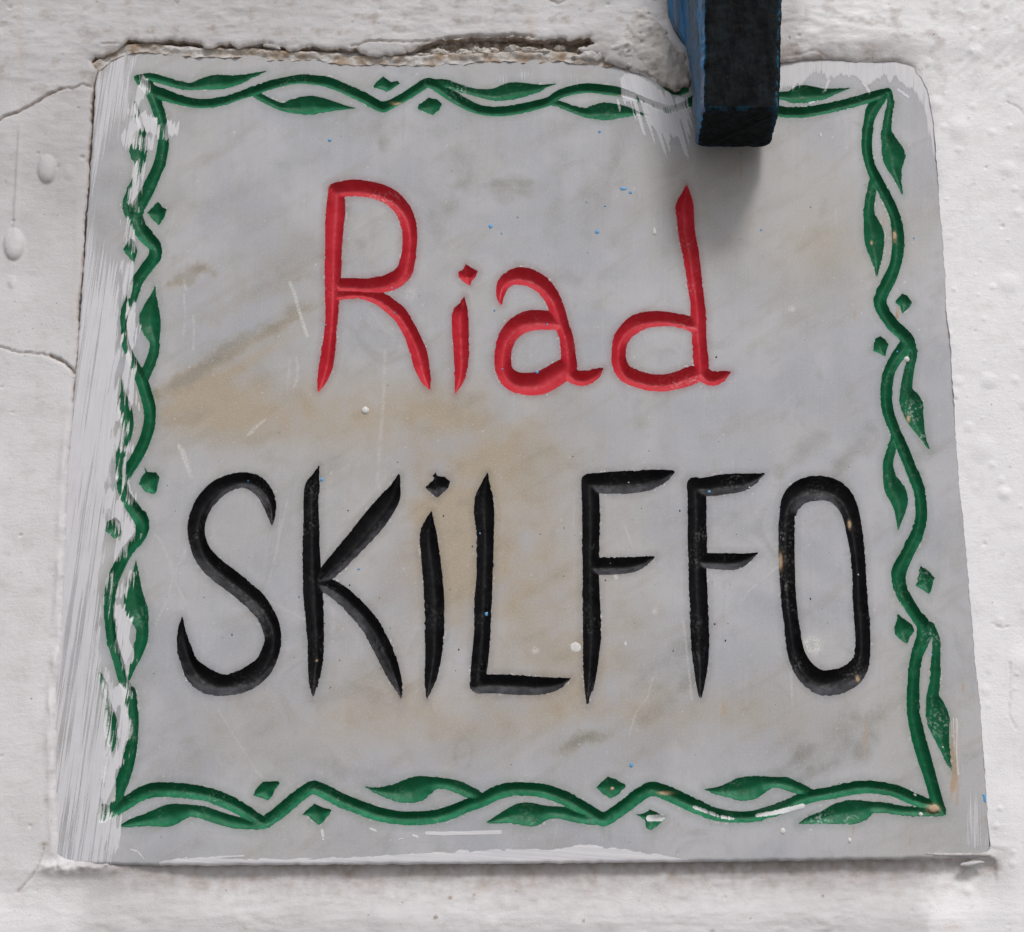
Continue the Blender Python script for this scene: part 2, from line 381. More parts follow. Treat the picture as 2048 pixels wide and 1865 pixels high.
G('letter', 'black letter S', 'black', [S(('a2', [(1815,503,3),(1813,440,26),(1800,360,44),(1765,285,52),(1710,230,58),(1640,205,54),(1560,213,54),(1470,250,60),(1400,310,62),(1345,390,60),(1315,480,58),(1312,560,58),(1330,640,58),(1365,715,64),(1440,795,70),(1530,865,70),(1620,935,68),(1700,1005,68),(1765,1085,62),(1805,1170,60),(1820,1260,56),(1805,1350,60),(1765,1435,66),(1690,1505,76),(1600,1550,75),(1500,1570,70),(1400,1552,80),(1320,1500,75),(1265,1425,55),(1235,1340,48),(1218,1260,38),(1213,1190,22),(1217,1117,3)]))])
G('letter', 'black letter K', 'black', [
  S(('b2', [(463,105,3),(440,170,22),(418,240,48),(408,340,50),(408,450,52),(410,600,56),(412,760,60),(418,900,64),(424,1020,64),(434,1160,60),(440,1300,54),(438,1400,52),(430,1500,42),(424,1580,25),(421,1645,3)])),
  S(('b2', [(992,168,6),(975,235,28),(940,320,62),(880,405,75),(800,505,78),(720,600,74),(640,690,68),(560,775,62),(490,845,50),(440,880,36)])),
  S(('b2', [(440,890,40),(520,910,52),(600,960,58),(680,1030,60),(755,1110,62),(820,1200,62),(873,1300,62),(920,1400,58),(955,1490,48),(985,1570,32),(1006,1655,4)]))])
gi = G('letter', 'black letter i', 'black', [S(('b2', [(1212,412,4),(1200,470,26),(1190,560,55),(1198,650,60),(1212,760,64),(1222,870,66),(1230,980,66),(1232,1100,66),(1232,1220,64),(1228,1330,58),(1218,1440,50),(1203,1540,38),(1188,1620,16),(1180,1672,3)]))])
G('dot', None, 'black', polys=[('b2', [(1240,155),(1250,175),(1300,180),(1336,210),(1320,260),(1270,300),(1255,327),(1215,295),(1172,250),(1200,225),(1228,195),(1215,170)])], parent=gi)
G('letter', 'black letter L', 'black', [
  S(('b2', [(1585,158,4),(1572,230,28),(1562,320,58),(1564,420,68),(1570,540,58),(1570,700,56),(1565,860,54),(1558,1000,58),(1553,1150,56),(1545,1300,55),(1532,1430,56),(1525,1510,55),(1532,1570,60)])),
  S(('c2', [(-140,1567,62),(-60,1563,64),(50,1565,66),(150,1572,66),(250,1576,60),(330,1570,52),(400,1554,32),(470,1526,4)]))])
G('letter', 'first black letter F', 'black', [
  S(('c2', [(600,215,58),(606,350,58),(608,500,58),(605,650,56),(606,800,54),(608,950,57),(612,1100,60),(613,1250,60),(606,1400,52),(600,1500,44),(592,1600,30),(586,1640,16),(586,1688,12)])),
  S(('c2', [(605,215,58),(680,222,72),(780,220,76),(880,215,76),(970,206,72),(1050,188,56),(1105,168,36),(1154,150,12)])),
  S(('c2', [(610,780,50),(690,778,58),(780,775,58),(860,770,54),(930,755,42),(985,734,24),(1032,714,5)]))])
G('letter', 'second black letter F', 'black', [
  S(('c2', [(1308,240,60),(1316,350,62),(1316,500,62),(1318,640,64),(1318,780,60),(1322,900,62),(1328,1050,60),(1334,1200,62),(1336,1320,60),(1340,1420,50),(1340,1500,40),(1338,1580,26),(1339,1648,10)])),
  S(('c2', [(1305,245,56),(1390,245,66),(1480,233,68),(1570,223,66),(1640,210,52),(1700,190,32),(1764,160,4)])),
  S(('c2', [(1320,740,55),(1400,742,52),(1480,745,55),(1560,745,56),(1620,732,42),(1672,712,22),(1718,690,4)]))])
G('letter', 'black letter O', 'black', [S(('d2', [(600,258,84),(520,280,80),(458,335,70),(425,420,55),(418,520,54),(418,650,54),(421,800,52),(432,1000,52),(450,1150,50),(470,1300,55),(500,1405,62),(555,1490,72),(630,1545,82),(715,1555,85),(805,1530,80),(875,1480,72),(918,1400,55),(928,1280,50),(922,1150,52),(910,1000,50),(903,850,46),(886,650,50),(865,510,55),(835,400,62),(780,310,75),(700,262,80)]), closed=True)])
# border vines
G('vine', 'green vine along the top edge', 'green', [
  S(('a0', [(930,525,26),(960,560,36),(1010,605,38),(1085,632,38),(1200,670,32),(1300,690,30),(1400,690,30),(1500,672,28),(1600,640,27),(1700,605,30),(1800,570,30),(1900,545,28),(2000,530,30)]),
    ('b0', [(420,535,32),(520,550,33),(620,590,33),(720,635,33),(810,682,34),(865,712,32)])),
  S(('b0', [(860,708,32),(890,716,36),(920,706,32)])),
  S(('b0', [(915,710,30),(950,692,30),(1020,655,30),(1100,605,30),(1160,565,32)])),
  S(('b0', [(1150,570,32),(1190,552,30),(1250,575,36),(1330,630,38),(1420,685,34),(1520,730,32),(1620,745,32),(1720,742,32),(1820,725,32),(1920,700,30),(2000,675,28)]),
    ('c0', [(400,630,30),(500,600,30),(600,590,32),(700,600,32),(800,615,30),(880,640,26),(960,670,20),(1050,710,26),(1130,738,28)])),
  S(('c0', [(1130,738,28),(1200,720,28),(1260,690,28),(1340,640,28),(1430,580,28)])),
  S(('c0', [(1425,582,28),(1465,560,30),(1520,580,30),(1600,640,30),(1700,700,30),(1790,735,34)]), ('d0', [(350,742,36),(450,752,34),(560,747,34),(680,726,34),(800,699,32),(920,666,32),(1020,636,32),(1095,605,16)]))], slope=1.5, dmax=0.0033)
G('vine', 'green vine along the right edge', 'green', [
  S(('d0', [(1095,607,10),(1060,650,26),(1000,720,38),(970,800,32),(955,900,32),(955,1000,32),(975,1100,30),(1015,1190,34),(1065,1280,34),(1110,1370,34),(1145,1460,34),(1160,1560,37),(1162,1650,37),(1150,1740,36)]),
    ('d1', [(1120,330,38),(1085,400,40),(1052,465,40)])),
  S(('d1', [(1056,458,40),(1042,510,40),(1062,575,40),(1130,670,40),(1200,735,42),(1225,785,46),(1190,840,42),(1150,890,38),(1105,980,36),(1085,1080,36),(1085,1180,36),(1105,1280,36),(1140,1370,34),(1180,1460,36),(1220,1560,36),(1260,1660,36),(1300,1760,36)]),
    ('d2', [(1270,160,34),(1300,260,36),(1315,360,36),(1315,460,36),(1290,560,40),(1240,660,40),(1200,740,42)])),
  S(('d2', [(1205,730,42),(1172,800,46),(1165,855,45),(1180,930,42),(1220,1010,40),(1280,1100,40),(1335,1180,46),(1330,1260,44),(1290,1360,38),(1270,1480,38),(1265,1600,37),(1265,1720,40)]),
    ('d3', [(1262,200,38),(1260,330,40),(1275,430,42),(1300,540,45),(1330,650,45),(1360,750,42),(1390,850,40),(1420,950,38),(1452,1010,26),(1480,1052,5)]))], slope=1.5, dmax=0.0033)
G('vine', 'green vine along the bottom edge', 'green', [
  S(('a3', [(690,1055,34),(745,1035,40),(800,1000,42),(880,950,43),(960,905,45),(1050,885,47),(1150,885,46),(1260,895,45),(1380,915,45),(1480,950,45),(1570,990,42),(1660,1045,40),(1740,1098,38)])),
  S(('a3', [(1730,1098,40),(1765,1105,40),(1800,1080,42)])),
  S(('a3', [(1790,1088,40),(1860,1040,42),(1930,980,42),(2003,920,42),(2060,880,40)])),
  S(('b3', [(380,886,40),(422,868,44),(470,884,42)])),
  S(('b3', [(455,876,42),(520,910,44),(620,960,44),(720,1000,44),(850,1045,44),(980,1070,42),(1100,1075,42),(1230,1065,42),(1350,1030,42),(1450,990,42),(1550,955,42),(1650,905,44),(1750,880,43),(1850,880,42),(1950,890,42)]),
    ('c3', [(380,920,44),(470,960,44),(560,1010,42),(650,1065,42)])),
  S(('c3', [(640,1064,42),(690,1082,44),(740,1062,42)])),
  S(('c3', [(730,1066,42),(840,990,42),(925,922,44),(985,888,42)])),
  S(('c3', [(970,893,42),(1022,878,44),(1110,905,46),(1210,950,46),(1320,1000,44),(1430,1045,42),(1550,1065,36),(1680,1065,36),(1790,1035,36),(1900,1000,36)]),
    ('d3', [(500,955,38),(600,925,40),(720,905,38),(830,880,40),(940,865,40),(1050,875,40),(1150,895,40),(1240,935,40),(1320,965,36),(1395,985,25)]))], slope=1.5, dmax=0.0033)
G('vine', 'green vine along the left edge, partly painted over', 'green', [
  S(('a0', [(985,570,36),(1020,640,36),(1050,720,36),(1072,790,35),(1085,870,32),(1090,950,33),(1080,1030,35),(1060,1110,37),(1020,1200,39),(975,1290,41),(930,1370,44),(898,1440,46)])),
  S(('a0', [(900,1430,45),(930,1520,45),(985,1590,45),(1035,1650,40),(1030,1720,40),(985,1780,38),(945,1836,37)]),
    ('a1', [(910,390,38),(890,460,34),(860,530,32),(832,590,28),(826,660,20),(832,740,20),(840,800,22),(870,880,25),(905,950,30),(940,1020,37),(965,1100,37),(990,1180,37),(1002,1260,37),(995,1340,37),(970,1430,37),(935,1510,37),(890,1590,37),(845,1670,32),(815,1730,32),(830,1790,32)]),
    ('a2', [(815,230,34),(840,310,36),(890,390,40),(935,450,44)])),
  S(('a2', [(925,435,43),(950,490,43),(945,545,42),(915,600,40),(870,650,38),(825,720,38),(790,790,38),(755,870,38),(735,960,36),(730,1060,34),(735,1160,32),(745,1260,32),(770,1350,32),(795,1430,32),(820,1520,32),(845,1600,32),(865,1680,34),(880,1760,34)]),
    ('a3', [(870,230,34),(885,330,34),(890,440,34),(885,540,34),(870,640,38),(845,740,42),(815,830,43),(780,920,42),(740,1000,40),(700,1060,36),(672,1090,18)])),
  S(('a3', [(685,985,8),(680,1040,24),(690,1075,26)]))], slope=1.5, dmax=0.0033)
leaf_strokes = {
 'leaf in the top left corner': [('a0', [(920,522,24),(1000,515,28),(1100,540,28),(1200,570,26),(1280,578,26),(1360,560,42),(1440,550,52),(1540,543,42),(1640,520,24),(1775,478,4)])],
 'leaf under the top vine near its left end': [('b0', [(20,625,20),(80,655,24),(150,690,24),(215,715,28),(300,710,52),(390,705,66),(480,705,52),(570,712,30),(640,720,14),(698,724,3)])],
 'leaf above the top vine at its middle': [('b0', [(1200,560,28),(1300,560,32),(1380,585,28),(1460,608,24),(1540,625,30),(1640,632,44),(1740,610,60),(1840,600,46),(1930,590,26)]), ('c0', [(300,577,14),(372,562,3)])],
 'leaf under the top vine left of the bracket': [('c0', [(340,680,24),(420,705,24),(500,735,26),(580,755,34),(640,750,52),(700,745,62),(760,745,54),(820,745,42),(880,752,26),(950,765,10),(1000,775,3)])],
 'leaf above the top vine right of the bracket': [('c0', [(1470,560,26),(1560,570,28),(1680,600,26),(1770,625,26)]), ('d0', [(300,640,24),(380,640,28),(450,645,42),(520,630,64),(590,630,54),(660,628,38),(740,612,20),(845,588,3)])],
 'leaf in the top right corner': [('d0', [(1100,618,20),(1112,690,24),(1100,760,26),(1090,830,28),(1085,890,36),(1108,960,56),(1132,1035,74),(1135,1100,55),(1155,1180,28),(1175,1240,14),(1188,1295,5)])],
 'leaf inside the right vine near its top': [('d0', [(1005,1190,30),(990,1260,30),(975,1340,32),(968,1420,36),(985,1490,50),(1000,1560,66),(1005,1630,60),(1015,1700,44),(1020,1770,22)]), ('d1', [(1020,345,3)])],
 'leaf outside the right vine, its tip chipped white': [('d1', [(1240,780,36),(1262,860,28),(1245,930,30),(1230,1000,34),(1220,1080,38),(1225,1130,50),(1250,1190,75),(1262,1250,66),(1285,1320,50),(1315,1390,28),(1345,1450,12),(1368,1495,3)])],
 'leaf inside the right vine beside the letter O': [('d1', [(1135,1430,26),(1112,1520,30),(1095,1600,34),(1105,1680,44)]), ('d2', [(1110,200,48),(1140,268,66),(1165,320,62),(1175,390,42),(1170,460,22),(1163,535,4)])],
 'leaf outside the right vine near the bottom right corner': [('d2', [(1375,1180,34),(1415,1270,28),(1415,1360,30),(1412,1480,34)]), ('d3', [(1415,80,34),(1405,180,36),(1395,260,42),(1410,330,64),(1428,400,78),(1435,460,70),(1455,540,50),(1480,630,30),(1500,700,16),(1522,755,3)])],
 'leaf under the bottom vine in the left corner': [('a3', [(797,1130,3),(870,1108,26),(960,1088,40),(1050,1072,58),(1130,1055,74),(1200,1035,56),(1270,1025,40),(1350,1035,43),(1430,1062,43),(1520,1090,41),(1620,1110,38),(1720,1120,32)])],
 'leaf above the bottom vine under the black i': [('b3', [(775,868,3),(850,890,22),(930,900,45),(1010,900,68),(1070,890,82),(1130,875,80),(1200,848,52),(1280,842,38),(1360,858,40),(1440,890,41),(1520,930,38),(1590,950,30)])],
 'leaf under the bottom vine at its middle': [('c3', [(-88,1103,3),(-20,1085,26),(60,1060,48),(150,1045,74),(220,1050,76),(280,1042,54),(340,1035,42),(420,1040,40),(510,1065,39),(600,1080,37),(680,1088,30)])],
 'leaf above the bottom vine near its right end': [('c3', [(1367,883,3),(1450,893,26),(1540,888,52),(1620,880,78),(1690,870,74),(1750,848,54),(1820,835,38),(1900,842,41)]), ('d3', [(470,865,40),(560,905,36),(620,925,28)])],
 'leaf under the bottom vine in the right corner': [('d3', [(500,1110,3),(580,1085,28),(660,1070,42),(760,1045,68),(850,1034,80),(920,1022,66),(980,1005,42),(1060,1003,36),(1150,1018,34),(1250,1028,32),(1340,1032,30),(1420,1040,25),(1478,1050,6)])],
 'leaf outside the left vine near its top, mostly painted over': [('a0', [(903,685,8),(920,770,18),(940,860,24),(935,930,50),(925,1015,58),(932,1090,34),(912,1180,22),(872,1270,24),(845,1360,27),(860,1430,28),(895,1470,28)])],
 'leaf inside the left vine level with the red R': [('a1', [(1035,410,3),(1025,470,18),(1008,550,48),(1000,630,70),(1012,700,58),(1030,770,36),(1030,840,34),(1005,920,36),(975,990,36),(955,1050,30)])],
 'leaf outside the left vine level with the stain': [('a1', [(815,1040,6),(820,1110,14),(825,1190,40),(840,1270,48),(855,1340,36),(840,1430,34),(810,1520,32),(800,1600,26),(800,1680,28)])],
 'leaf inside the left vine beside the letter S': [('a2', [(905,735,3),(905,800,14),(892,880,44),(890,960,62),(905,1050,74),(932,1120,60),(950,1190,42),(945,1270,42),(915,1360,38),(875,1440,36),(845,1520,30)])],
 'leaf outside the left vine near the bottom left corner, mostly painted over': [('a3', [(665,110,10),(700,190,20),(715,280,16),(725,360,36),(738,450,48),(745,540,40),(742,610,18),(722,670,18),(705,740,18),(690,830,8)])]}
for lb, sg in leaf_strokes.items(): G('leaf', 'green ' + lb, 'green', [S(*sg)], slope=0.78, dmax=0.0034)
for tile, P in [('b0', [(890,515),(945,550),(985,540),(1000,560),(945,600),(910,615),(880,600),(815,585),(850,545)]),
 ('b0', [(1190,652),(1250,665),(1285,695),(1265,735),(1225,770),(1180,755),(1118,730),(1130,700),(1165,675)]),
 ('c0', [(1085,580),(1140,600),(1200,585),(1262,575),(1260,615),(1205,640),(1150,634),(1110,608)]),
 ('d1', [(1190,457),(1225,475),(1255,520),(1240,550),(1190,595),(1175,545),(1142,520),(1160,492)]),
 ('d1', [(1045,742),(1075,765),(1100,800),(1085,840),(1078,880),(1040,862),(998,840),(1000,800),(1010,760)]),
 ('d2', [(1310,770),(1360,805),(1410,855),(1395,880),(1385,935),(1368,968),(1330,935),(1282,910),(1300,840)]),
 ('d2', [(1160,1098),(1205,1130),(1260,1170),(1272,1210),(1240,1250),(1222,1297),(1180,1270),(1140,1230),(1138,1190),(1150,1150)]),
 ('b3', [(85,830),(190,825),(200,845),(165,890),(150,930),(120,955),(80,940),(20,925),(40,880)]),
 ('b3', [(430,975),(480,1000),(530,1012),(548,1025),(510,1070),(490,1100),(460,1118),(420,1090),(395,1065),(345,1052),(380,1020)]),
 ('c3', [(720,797),(770,815),(835,850),(838,865),(795,910),(740,945),(690,915),(660,885),(640,870),(675,835)]),
 ('c3', [(1000,1015),(1045,1035),(1105,1065),(1085,1095),(1050,1130),(1010,1155),(980,1140),(965,1090),(940,1065),(905,1050),(960,1045)]),
 ('a0', [(1055,1350),(1080,1380),(1115,1400),(1095,1460),(1060,1505),(1020,1470),(980,1420),(1020,1385)]),
 ('a0', [(870,1590),(905,1620),(918,1680),(895,1755),(860,1720),(818,1665),(840,1640)]),
 ('a2', [(962,112),(985,148),(1040,150),(1068,180),(1055,230),(1045,280),(1025,297),(970,280),(928,230),(945,180),(970,150)]),
 ('a2', [(770,450),(805,480),(808,540),(795,605),(760,590),(700,540),(715,480)])]:
    G('diamond', None, 'green', polys=[(tile, P)], slope=0.95, dmax=0.0026)

# ---------------------------------------------------------------- outlines of the slab and of the opening in the plaster
SLAB = pts(('s', [(131,930),(150,749),(165,548),(181.5,302),(188,190),(190,150),(198,130),(214,114),(245,103),(300,98),(600,100),(1000,106),(1400,112),(1740,112),(1815,116),(1850,136),(1870,180),(1880,300),(1903,560),(1937,998),(1963,1330),(1983,1640),(1981,1690),(1980,1713),(1957,1716),(1478,1724),(900,1729),(300,1732),(140,1728),(100,1712),(100,1600),(104,1436),(112,1349),(120,1200)]))
VIS = pts(('s', [(163,548),(180,300),(187,185),(190,160),(198,140)]), ('a0', [(740,402),(850,358),(1000,346),(1150,366),(1300,376),(1500,379),(1700,382),(1900,396)]),
  ('b0', [(300,402),(460,405),(600,416),(760,430),(1000,431),(1200,426),(1500,415),(1800,404)]), ('c0', [(140,415),(400,402),(540,425),(700,432),(850,475),(960,510),(1060,560),(1200,590),(1300,560),(1600,470),(1860,425)]),
  ('d0', [(380,424),(500,408),(700,406),(900,417),(1130,414),(1260,455),(1330,540),(1370,640),(1392,760),(1410,1000),(1440,1380),(1470,1800)]),
  ('d1', [(1500,760),(1530,1130),(1575,1830)]), ('d2', [(1610,600),(1650,1100),(1700,1700)]), ('d3', [(1705,320),(1735,700),(1765,1130),(1776,1230)]),
  ('s', [(1981,1690),(1976,1704),(1957,1707),(1478,1714),(900,1719),(330,1722)]), ('a3', [(900,1372),(820,1380),(700,1368),(560,1362),(460,1345),(400,1300),(385,1100),(375,800),(380,500),(372,200)]),
  ('s', [(120,1349),(126,1250)]), ('a1', [(455,1600),(480,1300),(505,1000),(525,650)]))
GAP = pts(('a0', [(640,480),(630,420),(640,398),(700,400),(770,372),(815,325),(850,300),(900,287),(1000,300),(1150,290),(1300,298),(1340,310),(1380,345),(1440,330),(1540,315),(1600,345),(1680,320),(1820,310),(1880,340),(1960,357)]),
  ('b0', [(60,320),(140,310),(200,330),(280,360),(330,345),(420,330),(520,350),(580,345),(690,356),(715,345),(740,378),(850,398),(960,385),(1050,368),(1150,330),(1240,292),(1350,282),(1500,266),(1750,262),(1850,275)]),
  ('c0', [(200,282),(300,285),(400,268),(450,290),(600,272),(640,305),(560,330),(520,350),(700,400),(700,470),(300,470),(0,450)]), ('b0', [(1000,470),(500,450)]), ('a0', [(1500,440),(900,420),(760,430)]))
PATCH = pts(('c0', [(425,392),(480,372),(560,345),(650,310),(700,270),(760,180),(840,60),(900,-60),(1120,-60),(1130,80),(1180,190),(1235,330),(1262,460),(1280,560),(1262,585),(1230,585),(1170,620),(1110,592),(1060,572),(1010,535),(960,512),(900,486),(850,476),(790,448),(700,430),(560,420),(480,410)]))

# ================================================================ THE PLAQUE
g = Grid(np.arange(-0.2145, 0.2145, 0.00048), np.arange(1.6735, 2.060, 0.00048))
px, py = g.px, g.py
_, SF = poly_field(g, SLAB, full=True)
SF = SF + 0.00035*fbm(g.X/0.006, g.Z/0.006, 3, 3)
rgm = 0.30 + 1.0*np.clip(0.45 + 1.1*perlin(g.X/0.011, g.Z/0.011, 9), 0, 1.3)
rough = rgm*0.00030*perlin(g.X/0.00125, g.Z/0.00125, 5) + rgm*0.00024*perlin(g.X/0.0027, g.Z/0.0027, 6) + 0.00014*perlin(g.X/0.009, g.Z/0.009, 8)
U = np.full(g.X.shape, -0.02); LAB = np.full(g.X.shape, -1, np.int32); DEP = np.zeros(g.X.shape)
for i, q in enumerate(glyphs):
    F = np.full(g.X.shape, -0.02)
    for P in q['strokes']:
        if q['name'] == 'vine': P = P*np.array([1, 1, 1.07])
        stroke_field(g, P, F)
    for tile, P in q['polys']:
        Q = pts((tile, P)); c = Q.mean(0)
        sl, d = poly_field(g, Q); F[sl] = np.maximum(F[sl], d)
    up = F > U; U = np.where(up, F, U); LAB[up & (F > -0.004)] = i
    Fp = np.maximum(F, 0); DEP = np.maximum(DEP, q['dmax']*np.tanh(Fp*q['slope']/q['dmax']))
UN = np.where(U > -0.003, U + rough*np.clip(1.2 - np.maximum(U, 0)/0.002, 0.2, 1), U)
DEP = np.where(U > 0, DEP, 0) + np.where(U > 0.0003, 0.00018*perlin(g.X/0.0026, g.Z/0.0026, 21) + 0.00006*perlin(g.X/0.0010, g.Z/0.0010, 22) + 0.00012*perlin(g.X/0.009, g.Z/0.009, 23), 0)*np.clip(U/0.001, 0, 1)
for _ in range(4):                                         # the chisel leaves a rounded bottom, not a knife edge
    B_ = DEP.copy(); B_[1:-1, 1:-1] = (DEP[1:-1, 1:-1]*2 + DEP[:-2, 1:-1] + DEP[2:, 1:-1] + DEP[1:-1, :-2] + DEP[1:-1, 2:])/6
    DEP = np.where(U > 0.0011, B_, DEP)
DEP = np.maximum(DEP, 0.00012)
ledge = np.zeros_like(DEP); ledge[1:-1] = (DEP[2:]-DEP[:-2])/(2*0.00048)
dust = sstep(0.25, 0.85, ledge)*np.clip(0.75 + 0.5*fbm(g.X/0.012, g.Z/0.012, 181, 3), 0.2, 1)  # up-facing groove walls, painted lighter as if lit from above

# marks of wear: every one is a stain, scratch or stroke of paint with a shape of its own
def blob(cx, cy, rx, ry, rot=0.0):
    c, s = math.cos(math.radians(rot)), math.sin(math.radians(rot)); dx, dy = px-cx, py-cy
    return np.exp(-(((dx*c+dy*s)/rx)**2 + ((-dx*s+dy*c)/ry)**2))
n1 = fbm(px/170, py/170, 31, 4); n2 = fbm(px/45, py/45, 37, 3)
ra = math.radians(-32); nv = fbm((px*math.cos(ra)+py*math.sin(ra))/150, (-px*math.sin(ra)+py*math.cos(ra))/36, 41, 4)
och = 0.75*blob(620,830,330,62,-2) + 0.55*blob(430,800,120,60,0) + 0.6*blob(930,1060,140,190,10) + 0.30*blob(960,880,220,80,0) + 0.46*blob(1030,1180,230,230,0) + 0.4*blob(860,1020,40,110,0) \
    + 0.38*blob(1300,1430,420,60,0) + 0.42*blob(1640,470,150,90,0) + 0.38*blob(700,1430,260,90,0) + 0.3*blob(1200,1330,90,130,10) + 0.15*blob(600,520,300,130,0) + 0.18*blob(1380,330,120,120,0)
och *= 1.25*(0.75 + 0.55*n1 + 0.25*n2)
och += 0.55*blob(470,740,170,13,-31) + 0.5*blob(380,755,80,16,-28) + 0.35*blob(540,665,120,12,-30) + 0.35*blob(405,538,26,8,-10) + 0.3*blob(345,570,24,8,-20)
och += 0.10*np.clip(nv, 0, 1)
grime = 0.42*blob(400,538,14,7,-15) + 0.42*blob(1000,372,62,9,0) + 0.25*blob(940,330,60,22,-30) + 0.3*blob(430,721,14,8,-30) + 0.25*blob(520,655,90,8,-30) \
    + 0.20*blob(900,260,90,40,-20) + 0.24*blob(620,500,40,30,0) + 0.22*blob(520,1466,26,9,-18) + 0.3*blob(1160,1480,46,8,-26) + 0.22*blob(1175,1478,60,14,-5) + 0.25*blob(1490,487,14,9,0) \
    + 0.22*blob(1690,1455,40,26,-30) + 0.18*blob(1600,1525,60,20,-20) + 0.2*blob(650,1390,30,20,0) + 0.16*blob(940,800,40,16,0) + 0.2*blob(850,860,30,16,0) \
    + 0.28*blob(765,905,16,30,0)*0 + 0.14*blob(1845,900,16,50,20) + 0.24*blob(760,255,18,40,0) + 0.2*blob(860,430,60,25,-30) + 0.16*blob(700,180,90,14,0)*0
ring = np.abs(np.hypot((px-927)/17, (py-1508)/30) - 1); grime += 0.24*np.exp(-(ring/0.22)**2)*(0.6+0.6*n2)
grime += 0.22*np.clip(nv-0.25, 0, 1) + 0.20*np.clip(n1-0.15, 0, 1) + 0.20*np.clip(n2-0.3, 0, 1)
vert = fbm(px/16, py/240, 47, 3); grime += 0.10*np.clip(vert, 0, 1)*sstep(560, 200, py)
grime += 0.9*spots(px, py, 62, 0.16, 1.2, 3.2, 61)[0]*(spots(px, py, 62, 0.16, 1.2, 3.2, 61)[1] > 0.35)
rust = np.zeros_like(px)
for cx, cy, rx, ry, a in [(1482,343,2.5,14,.9),(1457,341,2.5,6,.6),(1448,1420,5,13,.75),(1730,1478,3.2,32,.7),(1768,440,3,16,.6),(1794,628,3,14,.8),(1908,1500,7,48,.95),(1912,1545,6,30,.95),(1902,1455,4,14,.7),(1820,1680,2.5,10,.6),(1707,1660,2.5,12,.6),(1706,500,3,8,.4),(1709,633,2.5,8,.5),(1926,1375,3.5,9,.7)]:
    rust = np.maximum(rust, a*np.clip(1.6*blob(cx, cy, rx, ry, 3)*(0.75+0.7*perlin(px/3.2, py/4.5, 71)), 0, 1))

def line_mask(L, hw, soft, A, amount=1.0, warp=None):
    """L: source-pixel polylines"""
    for seg in L:
        for (x0, y0), (x1, y1) in zip(seg[:-1], seg[1:]):
            X, Z = unproj([x0, x1], [y0, y1]); m = (hw+soft+3+(24 if warp is not None else 0))/4300
            sl = g.box(X.min()-m, X.max()+m, Z.min()-m, Z.max()+m); x = px[sl]; y = py[sl]
            if x.size == 0: continue
            dx, dy = x1-x0, y1-y0; t = np.clip(((x-x0)*dx+(y-y0)*dy)/(dx*dx+dy*dy+1e-9), 0, 1)
            d = np.hypot(x-x0-t*dx, y-y0-t*dy)
            if warp is not None: d = d + warp[sl]
            A[sl] = np.maximum(A[sl], amount*np.clip((hw+soft-d)/soft, 0, 1))
scr = np.zeros_like(px)
vw = 9*perlin(px/26, py/26, 171) + 5*perlin(px/9, py/9, 172) + 16*perlin(px/70, py/70, 173)
ve = np.zeros_like(px); vs_ = np.zeros_like(px)
line_mask([[(300,800),(345,772),(400,742),(430,720),(500,682),(560,648),(610,618)]], 2, 17, ve, .75, vw)
line_mask([[(310,786),(380,756),(425,722)], [(540,655),(590,640),(600,632)]], 1, 7, ve, .95, vw); line_mask([[(330,572),(380,552),(405,536),(430,545)]], 1, 12, ve, .65, vw)
line_mask([[(400,640),(470,610),(545,565),(600,540)]], 1, 22, ve, .32, vw); line_mask([[(500,885),(560,865)], [(330,850),(420,820)]], 2, 16, ve, .35, vw)
line_mask([[(1125,1500),(1150,1484),(1180,1475),(1205,1482)]], 2, 12, ve, .6, vw); line_mask([[(1270,1370),(1340,1310),(1420,1275)], [(1290,1445),(1420,1330)]], 1, 18, vs_, .40, vw)
line_mask([[(1600,1560),(1660,1530),(1700,1470),(1760,1430)], [(1560,1540),(1620,1500)], [(1690,1430),(1740,1460),(1720,1500)]], 3, 24, vs_, .55, vw)
line_mask([[(1650,980),(1700,905),(1740,860)], [(1560,940),(1640,880)], [(1830,960),(1870,900)], [(1040,545),(1160,560)]], 2, 22, vs_, .40, vw)
line_mask([[(850,430),(920,400),(960,330),(900,300)], [(760,250),(765,300)], [(1000,370),(1056,372)], [(880,372),(1000,376)], [(690,410),(700,520)], [(640,560),(720,490)]], 2, 26, vs_, .42, vw)
line_mask([[(985,366),(1058,368)]], 5, 9, vs_, .60); line_mask([[(620,1400),(720,1380),(800,1420)], [(500,1480),(530,1460)], [(640,1520),(760,1570)]], 2, 24, vs_, .32, vw)
line_mask([[(560,330),(640,310)], [(400,420),(520,370)], [(1250,250),(1200,420)], [(1120,300),(1110,480)], [(1000,240),(990,330)]], 2, 26, vs_, .25, vw)
grime = np.maximum(grime, 1.15*vs_*(0.75+0.5*n2)); grime = grime + 0.55*ve; och = 1.12*och + 0.65*ve
line_mask([[(580,566),(590,590),(598,622),(614,672)]], 2.2, 2, scr, .85)
line_mask([[(358,892),(372,925),(383,955)]], 2.4, 2.5, scr, .9); line_mask([[(366,895),(376,925)]], 1, 2, scr, .6)
line_mask([[(368,590),(371,640),(366,672)], [(386,632),(388,660),(386,700)], [(372,580),(368,560)]], .8, 2, scr, .5)
line_mask([[(592,715),(596,735),(594,760),(587,776)], [(575,780),(580,720)]], .8, 2, scr, .45)
line_mask([[(764,845),(760,880),(757,930),(754,960),(760,978)], [(770,700),(768,790),(764,845)]], 1.0, 4, scr, .36)
line_mask([[(500,866),(514,852),(530,840)], [(496,870),(506,865)]], 1.6, 2, scr, .6)
for _ in range(3): pass
line_mask([[(310,1250),(330,1210),(350,1145),(372,1100)], [(350,1145),(320,1080),(300,1060)], [(372,1210),(350,1160),(338,1130)]], .7, 2, scr, .45)
